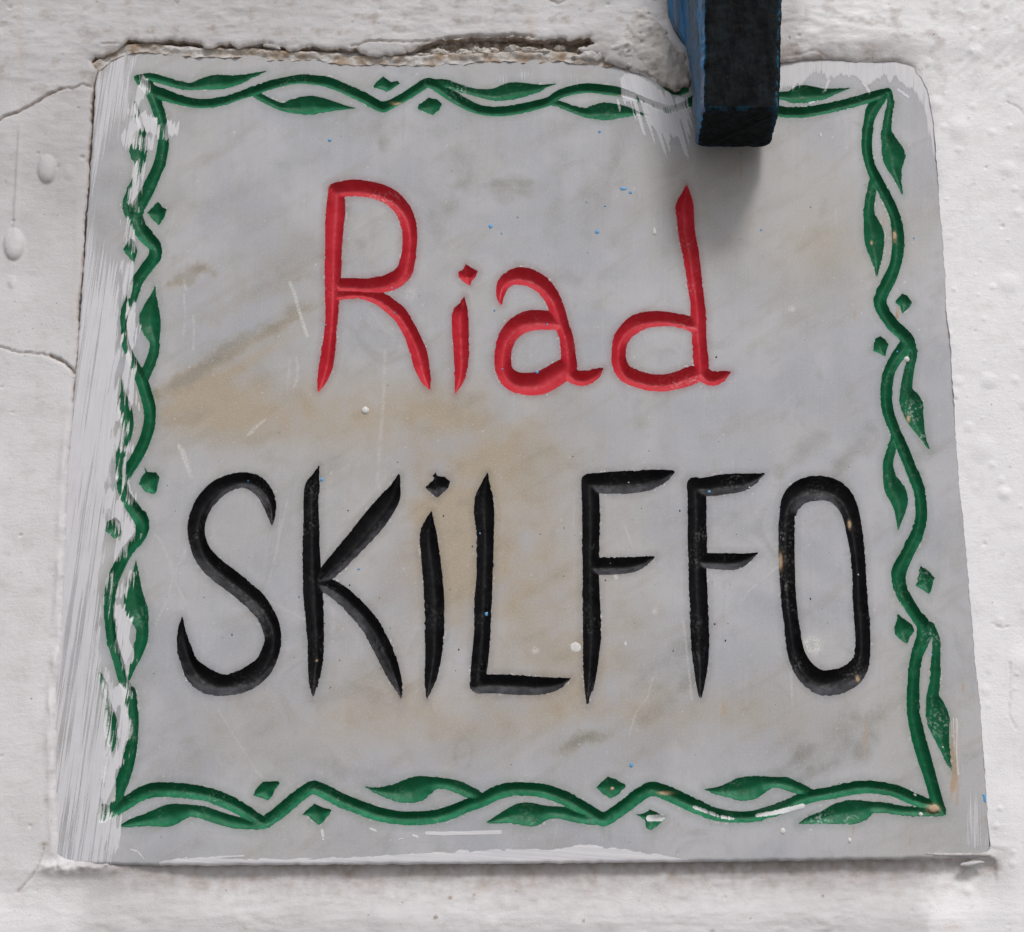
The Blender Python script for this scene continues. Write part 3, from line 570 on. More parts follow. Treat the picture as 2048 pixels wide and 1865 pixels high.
line_mask([[(530,1197),(610,1240)], [(538,1165),(575,1000)], [(555,1105),(562,1010)]], .6, 1.8, scr, .4)
line_mask([[(1250,1052),(1264,1092)], [(1306,1355),(1295,1395),(1272,1425),(1258,1470)], [(1480,1210),(1500,1180),(1560,1130)]], .6, 2.2, scr, .4)
line_mask([[(1366,1240),(1370,1270),(1384,1400)], [(1582,1340),(1585,1420)]], .8, 2, scr, .5)
line_mask([[(436,1420),(480,1490),(525,1560)], [(505,1540),(540,1562)], [(575,1690),(560,1640),(540,1600)]], .5, 1.6, scr, .35)
for _ in range(70):
    x0 = rng.uniform(240, 1800); y0 = rng.uniform(230, 1680); a = rng.normal(1.45, 0.5); L = rng.uniform(15, 95)
    line_mask([[(x0, y0), (x0+L*.5*math.cos(a)+rng.normal(0, 2), y0+L*.5*math.sin(a)), (x0+L*math.cos(a), y0+L*math.sin(a))]], .1, 1.7, scr, rng.uniform(.12, .33))
for cx, cy, r, a in [(1583,618,6,.8),(1625,1291,17,1),(1619,1288,12,1),(1631,1296,11,1),(820,588,13,.45),(872-1,1300,5,.8),(1071,1301,6,.85),(1309,1223,6,.9),(1232,1155,5,.9),(1706,609,3,.8),(1813,718,5,.9),(1150,1312,0,0),(1800,1720,10,.35),(1885,1712,14,.35)]:
    if r: scr = np.maximum(scr, a*np.clip(1.9*blob(cx, cy, r, r*0.9)*(0.8+0.6*perlin(px/4, py/4, 77)), 0, 1))
sp, rid = spots(px, py, 34, 0.5, 1.0, 2.6, 83); scr = np.maximum(scr, 0.75*np.clip(sp*1.5, 0, 1)*(rid > 0.5))
chip = (UN > -0.0009) & (UN < 0.0001) & (perlin(g.X/0.0012, g.Z/0.0012, 91) + 0.7*perlin(g.X/0.012, g.Z/0.012, 92) > 0.74)
scr = np.maximum(scr, 0.8*chip)

# streak directions: lean to the right over the left band, to the left under the bracket
def uv(angle):
    a = math.radians(angle); return (g.X*math.cos(a)+g.Z*math.sin(a)), (-g.X*math.sin(a)+g.Z*math.cos(a))
bu, bv = uv(-4.5)
streak_w = 9*perlin(bu/0.0014, bv/0.012, 161) + 6*perlin(bu/0.0006, bv/0.007, 162) + 8*perlin(bu/0.005, bv/0.008, 163)
# brushed white paint
wp = np.zeros_like(px)
bx = np.interp(py, [100,150,200,260,330,400,450,500,560,620,680,760,850,930,1000,1080,1150,1250,1330,1400,1500,1560,1600,1640,1700],
                   [300,266,268,258,238,218,214,232,248,244,242,238,238,230,224,214,206,204,205,214,230,226,208,232,228])
tilt = (py-900)*0
band = sstep(12, -14, px - bx + 5*n2 + streak_w)
dens = np.interp(py, [100,160,260,330,420,520,620,800,1000,1200,1400,1550,1700], [.46,.54,.57,.52,.46,.56,.65,.66,.62,.56,.55,.60,.57])
inner_gap = blob(232,345,22,90,10)*0.45 + blob(222,450,16,60,0)*0.35
wp = np.maximum(wp, band*(dens - inner_gap))
def dab(tile, P, hw, a, soft=13):
    global wp
    A = np.zeros_like(px); line_mask([[src(tile, *p) for p in P]], hw*KT-3, soft, A, 1.0, streak_w if soft > 5 else None); wp = np.maximum(wp, a*A)
dab('a0', [(960,540),(940,640),(900,740)], 30, .62); dab('a0', [(960,820),(1060,860),(1130,860)], 60, .68); dab('a0', [(1040,900),(1150,900)], 26, .50)
dab('a0', [(880,860),(860,930),(960,940)], 55, .66); dab('a0', [(920,1080),(905,1150),(880,1280),(890,1380)], 26, .62); dab('a0', [(960,1100),(930,1230),(880,1400)], 18, .52)
dab('a0', [(860,1480),(850,1600),(880,1640)], 40, .62); dab('a0', [(930,1460),(960,1510)], 14, .5)
dab('a1', [(850,290),(850,420)], 50, .66); dab('a1', [(870,560),(870,660),(870,800)], 36, .82); dab('a1', [(850,860),(860,960),(860,1100),(870,1180)], 30, .70)
dab('a1', [(800,1280),(830,1350),(800,1460),(840,1500)], 38, .60); dab('a1', [(830,1560),(840,1700),(870,1800)], 20, .58); dab('a1', [(925,1190),(928,1240)], 9, .8, 4)
dab('a2', [(830,200),(850,260),(880,330)], 22, .66); dab('a2', [(720,300),(780,400),(830,520),(860,560),(800,680)], 48, .64); dab('a2', [(730,520),(740,430)], 40, .56)
dab('a2', [(870,830),(850,900),(800,980)], 30, .64); dab('a2', [(790,1060),(820,1200),(840,1300),(850,1380)], 44, .72); dab('a2', [(740,860),(720,1000),(720,1150),(760,1300)], 30, .48)
dab('a2', [(835,1430),(845,1560),(850,1620)], 16, .62); dab('a2', [(680,1500),(720,1620),(760,1720)], 50, .52)
dab('a3', [(800,240),(820,400),(830,520),(800,640),(750,780),(720,930)], 36, .70); dab('a3', [(700,300),(690,420),(690,560),(680,700),(650,900)], 40, .55); dab('a3', [(760,1060),(720,1180),(740,1260),(760,1180)], 46, .64)
dab('a3', [(860,160),(870,270)], 14, .6, 4)
up_, vp_ = uv(-2); m = px > 300; bu = np.where(m, up_, bu); bv = np.where(m, vp_, bv)
# patch left of the bracket
Q = pts(('c0', [(790,520),(860,470),(960,520),(1060,580),(1180,640),(1270,660),(1285,950),(1250,1010),(1180,960),(1150,1010),(1120,1010),(1060,940),(1010,890),(970,880),(900,800),(880,700),(820,690)]))
sl, d = poly_field(g, Q, reach=0.004); mm = np.zeros_like(px); u2, v2 = uv(14)
rag = 0.0060*perlin(u2/0.0016, v2/0.10, 101) + 0.0022*perlin(u2/0.0007, v2/0.06, 102)
mm[sl] = sstep(-0.0008, 0.0012, d + rag[sl]*sstep(560, 720, (py[sl]*1.0-0)/KT*1.0) - 0.0003); wp = np.maximum(wp, 0.80*mm)
m2 = (px > 1225) & (px < 1400) & (py < 330); bu = np.where(m2, u2, bu); bv = np.where(m2, v2, bv)
# top right corner, washed over with white
A = sstep(12, -14, py - (np.interp(px, [1540,1590,1620,1700,1740,1770,1800,1830], [183,180,158,160,172,162,168,190]) + 10*fbm(px/14, py/60, 107, 2)))*sstep(1540, 1565, px)
wp = np.maximum(wp, 0.74*A)
edge_r = np.interp(py, [120,170,230,280,330,400], [1790,1822,1846,1858,1866,1890])
wp = np.maximum(wp, 0.70*sstep(-8, 10, px - edge_r)*sstep(400, 300, py))
line_mask([[src('d0', 700,540), src('d0', 668,612)], [src('d0', 930,560), src('d0', 972,615)], [src('d0', 1160,600), src('d0', 1230,650)], [src('d0', 575,690), src('d0', 620,675)]], 1.5, 4, wp, .72)
# soft pale wash under the top edge
wp = np.maximum(wp, 0.42*blob(1045,150,34,20)); wp = np.maximum(wp, 0.40*blob(1150,160,32,24)); wp = np.maximum(wp, .36*blob(1010,160,26,18))
wp = np.maximum(wp, 0.44*sstep(26, 4, py-112)*sstep(280, 340, px)*sstep(1250, 1150, px)*(0.7+0.6*n2)); wp = np.maximum(wp, .40*blob(405,185,30,14)*(0.7+n2)); wp = np.maximum(wp, .40*blob(408,220,26,10)*(0.7+n2))
# bottom edge
yb = np.interp(px, [300,318,390,480,600,700,760,800,860,1000,1120,1162,1210,1300,1375,1390], [1735,1722,1716,1718,1720,1716,1713,1709,1706,1701,1699,1690,1694,1708,1720,1740])
A = sstep(-2.5, 2.5, py - yb + 4*fbm(px/26, py/6, 111, 2))*sstep(310, 330, px)*sstep(1395, 1380, px); wp = np.maximum(wp, 1.1*A - 0.55*blob(1075,1713,34,3,-4) - 0.4*blob(1120,1712,26,4,8) - .5*blob(990,1714,20,2,-4))
mb = (py > 1660) & (px > 330) & (px < 1420); u3, v3 = uv(86); bu = np.where(mb, u3, bu); bv = np.where(mb, v3, bv)
for P in ([(1180,1175),(1300,1178),(1500,1172),(1670,1168)],): line_mask([[src('b3', *p) for p in P]], 3.0, 1.6, wp, 1.15)
line_mask([[src('b3',480,1155), src('b3',487,1195)]], 2, 2, wp, 1); line_mask([[src('b3',805,1145), src('b3',840,1160)]], 1.5, 2, wp, 1); line_mask([[src('b3',1090,1190), src('b3',1118,1198)]], 2, 2, wp, 1)
line_mask([[src('b3',990,1215), src('b3',1020,1213)], [src('a3',920,1300), src('a3',960,1345)], [src('a3',870,1282), src('a3',920,1300)], [src('a3',1180,1365), src('a3',1245,1340)], [src('a3',1300,1352), src('a3',1450,1335), src('a3',1630,1325)]], .8, 2, wp, .9)
# over the bottom vine
line_mask([[src('c3',1300,1000), src('c3',1400,1035), src('c3',1480,1065), src('c3',1560,1078)]], 2.5, 4, wp, .8); line_mask([[src('d3',230,1055), src('d3',330,1040), src('d3',420,1020), src('d3',525,992)]], 3, 4, wp, .95)
line_mask([[src('c3',1000,1075), src('c3',1075,1072)]], 5, 4, wp, 1.0)
# lower right
A = sstep(1925, 1934, px + 0.06*(1700-py) + 5*n2)*sstep(1520, 1640, py)*sstep(1712, 1690, py + 7*perlin(px/3, py/200, 117)); wp = np.maximum(wp, 0.46*A); line_mask([[(1909,1442),(1911,1475),(1916,1505),(1920,1545)]], 4.5, 7, wp, .56, 3*n2+2*perlin(px/3, py/5, 119)); line_mask([[(1906,1495),(1910,1540),(1905,1580)]], 4, 4, rust, 1.0, 2*n2); line_mask([[(1909,1455),(1912,1500)]], 2, 6, rust, .5, 3*n2); line_mask([[(1905,1575),(1900,1600)], [(1916,1570),(1914,1610)]], 1, 3, rust, .7)
A = sstep(-10, 4, px - (1863+(py-228)*0.0782))*(0.42+0.2*n2)*sstep(420, 700, py)*0.9; wp = np.maximum(wp, A)
# worn places on the painted grooves
wear = 0.25*np.clip(fbm(px/60, py/60, 121, 3), 0, 1)
for t, x, y, r, a in [('b0',990,1280,40,.9),('b0',820,1320,60,.8),('b0',900,1330,60,.9),('c1',1230,700,70,.95),('c1',1150,1070,90,.55),('c1',1300,1040,50,.9),('c1',1240,120,40,.6),('c1',1265,420,50,.5),('d1',1260,1240,70,.9),('d1',1320,1430,40,.8),
      ('d2',390,600,60,.8),('d2',385,880,60,.6),('c2',1570,180,60,.6),('c2',1370,560,50,.5),('b0',1400,580,80,.8),('d2',1400,1230,60,.7),('d3',1440,430,80,.7),('d3',640,1070,70,.8),('d3',860,1100,50,.7),('a3',1450,950,60,.6),('d2',1340,840,40,.8),('b3',1600,1100,30,.5)]:
    sx, sy = src(t, x, y); wear = np.maximum(wear, a*blob(sx, sy, r*KT, r*KT))
wearp = np.zeros_like(px); 
gr_rust = np.zeros_like(px)
for t, x, y, rx, ry in [('d2',380,740,14,45),('d2',848,490,10,22),('d3',900,140,8,18),('d3',1400,1010,34,22),('d0',1145,1570,12,28),('d0',992,1610,6,12),('c3',1110,905,40,9),('d1',1235,1290,10,20),('b0',975,680,30,7),('c0',860,628,60,6),('b2',440,1402,6,6),('d3',1240,490,0,0)]:
    if rx:
        sx, sy = src(t, x, y); gr_rust = np.maximum(gr_rust, np.clip(2.2*blob(sx, sy, rx*KT, ry*KT)*(0.8+0.6*perlin(px/3, py/3, 131)), 0, 1))
shallow = np.clip(1.15 - DEP/0.0022, 0.45, 1)
wp_gr = np.where(wp > 0.9, wp, wp*(0.62+0.38*shallow))

Y = np.where(SF < 0.0016, (0.0016-np.sqrt(np.maximum(0.0016**2-(0.0016-np.clip(SF, 0, 0.0016))**2, 0))), 0) + 0.00005*fbm(g.X/0.03, g.Z/0.03, 141, 2)
cutU = Cut(g, UN); cutS = Cut(g, SF)
keep = SF.ravel() > 0
# slab front: outside the grooves and inside the slab outline (the grooves never reach the outline)
n0 = g.nx*g.nz
sfx = cutU.ext(SF)
front = [p for p in cutU.outside]
front = [p[(sfx[p] > 0).all(1)] for p in front]
cS = []
off = len(cutU.a)
for p in cutS.inside:
    part = p[(p >= n0).any(1)]
    if len(part): cS.append(np.where(part >= n0, part+off, part))
EX = lambda A: np.concatenate([cutU.ext(A), A.ravel()[cutS.a]*(1-cutS.t)+A.ravel()[cutS.b]*cutS.t])
vx, vz, vy = EX(g.X), EX(g.Z), EX(Y)
co = np.stack([vx, vy, vz], 1)
# side walls of the slab
ed = np.concatenate(cutS.edges); rim = np.unique(ed); base = len(co); mp = np.zeros(cutS.n0+len(cutS.a), np.int64); mp[rim] = np.arange(len(rim))
rc = co[np.where(rim >= n0, rim+off, rim)]; back = rc.copy(); back[:, 1] = 0.016
co = np.concatenate([co, rc, back])
sides = [np.stack([base+mp[ed[:, 1]], base+mp[ed[:, 0]], base+len(rim)+mp[ed[:, 0]], base+len(rim)+mp[ed[:, 1]]], 1)]
def pad(A, val=None):
    r = EX(A); ri = r[np.where(rim >= n0, rim+off, rim)]; return np.concatenate([r, ri, ri])
plaque = bpy.data.objects.new('marble_plaque', None); COL.objects.link(plaque)
plaque['label'] = 'grey veined marble plaque with red and black carved lettering inside a green vine border'; plaque['category'] = 'plaque'
x0, z0 = unproj(1024, 1728); plaque.location = (float(x0), 0.0, float(z0)); OFF = np.array([float(x0), 0, float(z0)])
bl_ = np.clip(0.34*np.exp(-np.maximum(-U, 0)/0.0014) + 0.15*np.exp(-np.maximum(-U, 0)/0.0032), 0, 1)*(LAB >= 0)*sstep(0.004, 0.002, -U)  # halo tint stands in for light lost through translucent marble beside the paint
gcol = np.array([dict(red=0, black=1, green=2)[q['mat']] for q in glyphs]+[-1])[LAB]
at = dict(halo_red=pad(bl_*(gcol == 0)*1.0), halo_black=pad(bl_*(gcol == 1)*0.8), halo_green=pad(bl_*(gcol == 2)*0.8), white_paint=pad(wp), brush_u=pad(bu), brush_v=pad(bv), ochre=pad(np.clip(och, 0, 1)), grime=pad(np.clip(grime, 0, 0.8)), scratch=pad(np.clip(scr, 0, 1)), rust=pad(rust))
mesh_obj('slab', co-OFF, front+cS+sides, M_marble, at, plaque)
# grooves: one mesh per letter, vine, leaf and diamond
gx, gz = cutU.ext(g.X), cutU.ext(g.Z); gy = np.concatenate([(DEP+Y).ravel(), (Y.ravel()[cutU.a])])
gco = np.stack([gx, gy, gz], 1)-OFF
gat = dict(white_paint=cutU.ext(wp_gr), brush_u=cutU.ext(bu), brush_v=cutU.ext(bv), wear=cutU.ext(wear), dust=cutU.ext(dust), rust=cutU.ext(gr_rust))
labv = np.concatenate([LAB.ravel(), np.maximum(LAB.ravel()[cutU.a], LAB.ravel()[cutU.b])])
labv = np.concatenate([LAB.ravel(), np.where(UN.ravel()[cutU.a] > 0, LAB.ravel()[cutU.a], LAB.ravel()[cutU.b])])
gmats = dict(red=M_red, black=M_black, green=M_green)
by = {}
for p in cutU.inside:
    lab = labv[p[:, 0]]
    for i in np.unique(lab): by.setdefault(int(i), []).append(p[lab == i])
made = {}
for i, q in enumerate(glyphs):
    if i not in by: continue
    par = made[q['parent']] if q['parent'] is not None else plaque
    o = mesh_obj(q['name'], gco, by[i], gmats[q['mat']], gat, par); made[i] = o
    if q['label']: o['label'] = q['label']

# ---------------------------------------------------------------- drops and flecks of paint stuck to the plaque
def depth_at(sx, sy):
    X, Z = unproj(sx, sy); i = int(np.clip(round((X-g.xs[0])/0.00048), 0, g.nx-1)); j = int(np.clip(round((Z-g.zs[0])/0.00048), 0, g.nz-1))
    return (DEP[j, i] if UN[j, i] > 0 else 0.0), float(X), float(Z)
def dome_bm(bm, X, Y0, Z, rx, rz, h, tear=0.0, seed=0, segs=12, rings=4):
    r = random.Random(seed); jit = [1+r.uniform(-.10, .10) for _ in range(segs)]; vs = []
    for k in range(rings):
        a = k/rings*math.pi/2; row = []
        for s in range(segs):
            t = 2*math.pi*s/segs; q = math.cos(a)*jit[s]; zz = math.sin(t)*rz*q
            xx = math.cos(t)*rx*q
            if tear and math.sin(t) > 0: zz *= 1+tear; xx *= (1-0.75*math.sin(t)**2)
            row.append(bm.verts.new((X+xx, Y0-h*math.sin(a), Z+zz)))
        vs.append(row)
    top = bm.verts.new((X, Y0-h, Z))
    for k in range(rings-1):
        for s in range(segs): bm.faces.new((vs[k][s], vs[k][(s+1) % segs], vs[k+1][(s+1) % segs], vs[k+1][s]))
    for s in range(segs): bm.faces.new((vs[-1][s], vs[-1][(s+1) % segs], top))
def link_bm(name, bm, mat, parent, label=None):
    me = bpy.data.meshes.new(name); bm.normal_update(); bm.to_mesh(me); bm.free(); me.materials.append(mat)
    for p in me.polygons: p.use_smooth = True
    o = bpy.data.objects.new(name, me); COL.objects.link(o); o.parent = parent
    if label: o['label'] = label
    return o
M_blue = simple_mat('blue_drop_paint', (0.13, 0.38, 0.68), 0.45); M_wdrop = simple_mat('white_drop_paint', (0.70, 0.69, 0.67), 0.5); M_tan = simple_mat('tan_plaster', (0.52, 0.38, 0.26), 0.8, 0.2)
M_fleck = simple_mat('black_fleck', (0.018, 0.017, 0.016), 0.6)
def drop(tile, x, y, rx, ry, mat, tear=0.0, label=None, h=None):
    sx, sy = src(tile, x, y); dep, X, Z = depth_at(sx, sy); k = mmpp(sx, sy)*KT
    bm = bmesh.new(); dome_bm(bm, X-OFF[0], dep+0.00005, Z-OFF[2], rx*k, ry*k, h or min(rx, ry)*k*0.5, tear, int(x*7+y)); return link_bm('paint_drop', bm, mat, plaque, label)
for t, x, y, rx, ry in [('b0',532,937,13,13),('b0',1607,1512,14,16),('b0',1787,1452,5,5),('b0',1678,1560,5,6),('c0',665,880,10,10),('c0',825,1262,24,12),('c0',872,1287,13,11),('c0',648,1550,15,15),('c0',702,1377,7,7),('c0',580,1350,5,5),('c0',1745,1537,9,9),
   ('b1',944,412,7,7),('b1',963,571,7,7),('b1',1916,981,12,12),('b1',1684,949,7,7),('b1',1985,648,8,8),('b1',1632,572,7,8),('b1',503,668,6,6),('c2',1403,270,11,11),('b2',478,200,12,14),('b2',727,796,9,8),('b2',1532,554,8,8),('b2',1580,1092,14,15),('b2',936,1188,5,5),('a2',1648,196,7,7),('c3',876,722,15,15),
   ('d2',1387,1369,7,7),('d1',1162,838,9,9),('d1',1268,90,6,6),('d3',1742,945,13,28),('d3',1735,920,10,10)]:
    drop(t, x, y, rx, ry, M_blue, 0.6 if (t, x) == ('c3', 876) else 0, h=0.0004)
for t, x, y, rx, ry, te in [('b1',770,1240,25,27,0),('c1',1030,52,14,18,1.3),('d0',645,905,8,16,.8),('d3',393,1160,19,22,0),('d3',838,1222,14,17,0),('d3',1317,1048,15,13,0),('d1',1220,897,18,20,0),('c1',314,1136,6,6,0),('d3',577,1155,8,8,0),('c2',1667,251,7,6,0),('d2',908,827,6,6,0),('c2',863,205,5,5,0),('c2',740,748,5,5,0),('c2',838,1300,8,14,1.0),('d3',1280,912,12,16,0),('d3',1466,600,6,6,0),('b3',487,1217,7,9,0)]:
    drop(t, x, y, rx, ry, M_wdrop, te)
drop('c2', 505, 1318, 40, 36, M_wdrop, 0, 'flat whitish paint patch beside the first F', h=0.0002)
drop('c3', 752, 877, 14, 13, M_tan, 0, 'tan plaster crumb in the diamond')
drop('d3', 1403, 1010, 38, 25, M_tan, 0, 'tan plaster crumb in the bottom right corner of the vine')
drop('d0', 1145, 1565, 13, 28, M_tan); drop('d1', 1160, 600, 9, 34, M_tan)
bm = bmesh.new()
for _ in range(170):
    sx, sy = rng.uniform(300, 1740), rng.uniform(880, 1420) if rng.random() < .7 else rng.uniform(250, 1650)
    dep, X, Z = depth_at(sx, sy)
    if dep > 0: continue
    r = 0.00016+0.00034*rng.random()**3; dome_bm(bm, X-OFF[0], 0.00004, Z-OFF[2], r, r*rng.uniform(.8, 1.6), r*.6, 0, int(sx*13), 6, 2)
f = link_bm('paint_flecks', bm, M_fleck, plaque); f['kind'] = 'stuff'

# ================================================================ THE WALL
wall = bpy.data.objects.new('plaster_wall', None); COL.objects.link(wall); wall.location = (0, 0, 1.3); WOFF = np.array([0, 0, 1.3])
wall['label'] = 'white limewashed plaster wall, lumpy and cracked, around the marble plaque'; wall['category'] = 'wall'
def axis(a, b, step, lo, hi):
    c = list(np.arange(a, b, step)); s = step; x = c[0]; left = []
    while x > lo: s *= 1.12; x -= s; left.append(x)
    s = step; x = c[-1]; right = []
    while x < hi: s *= 1.12; x += s; right.append(x)
    return np.array(left[::-1]+c+right)
W = Grid(axis(-0.258, 0.258, 0.00066, -0.9, 0.9), axis(1.640, 2.100, 0.00066, 1.0, 2.7))
wx, wy = W.px, W.py
_, VF = poly_field(W, VIS, full=True); _, GF = poly_field(W, GAP, full=True)
jag = fbm(W.X/0.0035, W.Z/0.0035, 201, 3)
OP = np.maximum(VF + 0.00035*jag + 0.0006*perlin(W.X/0.02, W.Z/0.02, 203), GF + 0.0008*jag)
def wblob(cx, cy, rx, ry, rot=0.0):
    c, s = math.cos(math.radians(rot)), math.sin(math.radians(rot)); dx, dy = wx-cx, wy-cy
    return np.exp(-(((dx*c+dy*s)/rx)**2 + ((-dx*s+dy*c)/ry)**2))
mid_x = sstep(120, 235, wx)*sstep(1965, 1800, wx)
tt = sstep(170, 95, wy)*mid_x + sstep(520, 20, wy)*(1-mid_x); in_x = sstep(90, 430, wx)*sstep(2036, 1962, wx)
tb = sstep(1690, 1725, wy)*in_x + sstep(1640, 1860, wy)*(1-in_x)*0.5; tr = sstep(1800, 1880, wx); tl = sstep(260, 150, wx)
frame = (np.abs(W.X) < 0.27) & (W.Z > 1.63) & (W.Z < 2.12)
H = 0.0007*perlin(W.X/0.045, W.Z/0.045, 211) + 0.0003*perlin(W.X/0.018, W.Z/0.016, 212)
hz = 0.00032*fbm(W.X/0.011, W.Z/0.0048, 213, 3)*(0.55+0.9*np.clip(perlin(W.X/0.03, W.Z/0.02, 217)+.3, 0, 1)); dg = 0.00024*fbm((W.X+W.Z)/0.016, (W.Z-W.X)/0.005, 214, 3); sm = 0.00008*fbm(W.X/0.008, W.Z/0.012, 215, 3)
side_l = sstep(150, 60, wx)*(1-tt)*(1-tb)
H += hz*np.clip(tt+tb, 0, 1)*sstep(1960, 1800, wx) + dg*sstep(1800, 1950, wx)*sstep(330, 100, wy) + sm
p1, _ = spots(W.X, W.Z, 0.011, 0.5, 0.0007, 0.0034, 221); H += 0.00042*np.clip(p1, 0, 1)**1.4*np.where(tr > .5, 1.0, 0.15)
p2, _ = spots(W.X, W.Z, 0.017, 0.3, 0.0004, 0.0013, 225); H -= 0.0007*np.clip(p2*1.4, 0, 1)*(perlin(W.X/0.06, W.Z/0.06, 226) > -0.1)
p3, _ = spots(W.X, W.Z, 0.030, 0.5, 0.003, 0.009, 227); H += 0.0008*np.clip(p3, 0, 1)**2*np.where(tr+tb > .5, 1, .2)
# plaster stands proud above the slab, is flush at the sides and lies behind it below
P0 = 0.0008 + 0.0026*tt - tb*(0.0062 - 0.0038*sstep(1750, 1850, wy)) - 0.0005*tr*(1-tt)
rg = sstep(60, 110, wx)*sstep(330, 200, wx)*np.exp(-((wy-1733+0.02*(wx-100))/11)**2); P0 += 0.0012*rg + 0.0012*rg*fbm(W.X/0.0035, W.Z/0.003, 261, 3)
P0 += 0.0030*wblob(60,1740,90,40)*tb + 0.0016*wblob(150,1742,70,12) + 0.0022*wblob(2030,1780,70,120)
P0 -= tt*0.0016*sstep(1540, 1620, wx)*sstep(70, 130, wy)
e = np.clip(-OP, 0, 1)
fade = np.exp(-(e/0.012)**2); P0 = P0*(0.45+0.55*fade) if False else P0
Hh = P0 + H
# crack round the slab on the left, plus a soft rounded arris everywhere
arr = np.where(tr > 0.5, 0.0001, 0.0011); Hh -= arr*np.exp(-(e/0.0009))
bead = sstep(760, 1000, wy)*sstep(240, 60, wx); Hh += 0.0014*bead*np.exp(-((e-0.0022)/0.0018)**2)*(0.6+0.8*perlin(W.X/0.004, W.Z/0.010, 231))
dirt = 0.0*H
crk = np.zeros_like(wx)
def wcrack(L, wid, deep, a=1.0):
    global Hh, dirt
    for seg in L:
        for (xa, ya), (xb, yb2) in zip(seg[:-1], seg[1:]):
            X, Z = unproj([xa, xb], [ya, yb2]); m = 0.006
            sl = W.box(X.min()-m, X.max()+m, Z.min()-m, Z.max()+m); x = wx[sl]; y = wy[sl]
            if x.size == 0: continue
            jx = 2.2*perlin(x/9, y/9, 241)
            dx, dy = xb-xa, yb2-ya; t = np.clip(((x-xa)*dx+(y-ya)*dy)/(dx*dx+dy*dy+1e-9), 0, 1)
            d = np.hypot(x-xa-t*dx, y-ya-t*dy+jx); q = np.exp(-(d/wid)**2)
            crk[sl] = np.maximum(crk[sl], q*deep); dirt[sl] = np.maximum(dirt[sl], a*np.exp(-(d/(wid*1.25))**2))
A0 = lambda L: [src('a0', *p) for p in L]
wcrack([A0([(-20,835),(50,790),(110,775),(220,720),(330,650),(420,610)])], 2.0, .0016, .9); wcrack([A0([(420,610),(500,603),(560,578),(612,590),(630,500)])], 1.5, .0012, .7)
wcrack([[src('a1', *p) for p in [(-20,812),(120,855),(270,865),(340,880)]]], 1.4, .0012, .6); wcrack([[src('a1', *p) for p in [(340,880),(420,915),(470,955),(500,992)]]], 2.6, .0020, 1.0)
wcrack([[src('a3', *p) for p in [(110,1570),(200,1480),(250,1400),(290,1280)]]], 1.6, .0009, .5)
wcrack([[src('c0', *p) for p in [(270,-10),(330,22),(390,48),(420,35),(455,-10)]]], 2.0, .0012, .6)
wcrack([[src('d0', *p) for p in [(390,395),(480,385),(600,350),(680,390)]]], 1.6, .0006, .5)
wcrack([[src('d0', *p) for p in [(1880,690),(1960,730),(2010,790)]], [src('d2', *p) for p in [(1790,1160),(1850,1190),(1900,1180)]], [src('d3', *p) for p in [(1905,40),(1910,260),(1900,380),(1950,480)]]], 1.3, .0007, .25)
wcrack([[src('b0', *p) for p in [(680,330),(740,318),(780,300),(900,298),(1050,305),(1200,296)]], [src('b0', *p) for p in [(1300,275),(1500,262),(1750,255),(1900,265)]]], 1.6, .0013, .8)
wcrack([[src('a0', *p) for p in [(690,320),(800,312)]]], 1.6, .001, .4)
wcrack([[src('d3', *p) for p in [(1570,1375),(1640,1390),(1720,1370)]]], 3, .001, .2)
Hh -= crk
# colour of dirty plaster along the slab joint and in the crumbling corners
nd = fbm(W.X/0.006, W.Z/0.006, 251, 3)
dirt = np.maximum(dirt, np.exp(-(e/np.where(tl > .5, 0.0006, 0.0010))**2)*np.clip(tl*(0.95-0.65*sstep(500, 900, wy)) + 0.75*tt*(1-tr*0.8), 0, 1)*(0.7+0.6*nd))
dirt = np.maximum(dirt, 0.75*np.exp(-(e/0.0055)**2)*tb*(0.75+0.6*nd)); dirt = np.maximum(dirt, 0.62*np.exp(-(e/0.015)**2)*tb*(0.7+0.6*nd))  # brownish shade painted under the slab's lower edge, over real soiling
dn = fbm(W.X/0.010, W.Z/0.0075, 281, 4); dirt = np.maximum(dirt, (0.30*sstep(0.15, 0.75, dn)*sstep(260, 120, wy) + 0.14*sstep(0.25, 0.8, dn)*(1-tr)))
for cx, cy, r, a in [(1560,120,24,.7),(1590,112,14,.8),(1640,115,12,.6),(1735,112,22,.7),(1745,95,12,.5),(1775,90,14,.3),(1200,95,40,.5),(60,1440,30,.0),(110,1432,6,.5),(105,1545,7,.5),(95,1600,6,.4),(88,1690,8,.7),(90,1705,9,.5),(1990,1735,22,.6),(1940,1745,40,.5),(1860,1742,50,.35),(20,1795,10,.4),(40,1780,10,.3),(900,1797,5,.9),(1110,-5,20,.5)]:
    dirt = np.maximum(dirt, a*wblob(cx, cy, r, r*.7)*(0.8+0.7*nd))
rustw = 0.45*wblob(1061,72,9,9)*0 + 0.32*wblob(1062,60,10,26)*(0.8+0.5*nd) + 0.14*wblob(45,40,6,200) + 0.10*wblob(150,480,5,300) + 0.25*wblob(1905,1855,16,8) + .2*wblob(963,1775,8,5)
Hh += 0.00010*fbm(W.X/0.022, W.Z/0.0019, 291, 2)*np.clip(tb+0.6*tt*(1-tr), 0, 1)*sstep(0.0, 0.5, 0.4+perlin(W.X/0.04, W.Z/0.02, 293))
sk_, ri_ = spots(W.X, W.Z, 0.0075, 0.16, 0.0003, 0.0011, 295); dirt = np.maximum(dirt, 0.85*np.clip(sk_*2, 0, 1)*(0.35+0.65*tb)*(ri_ > 0.45))
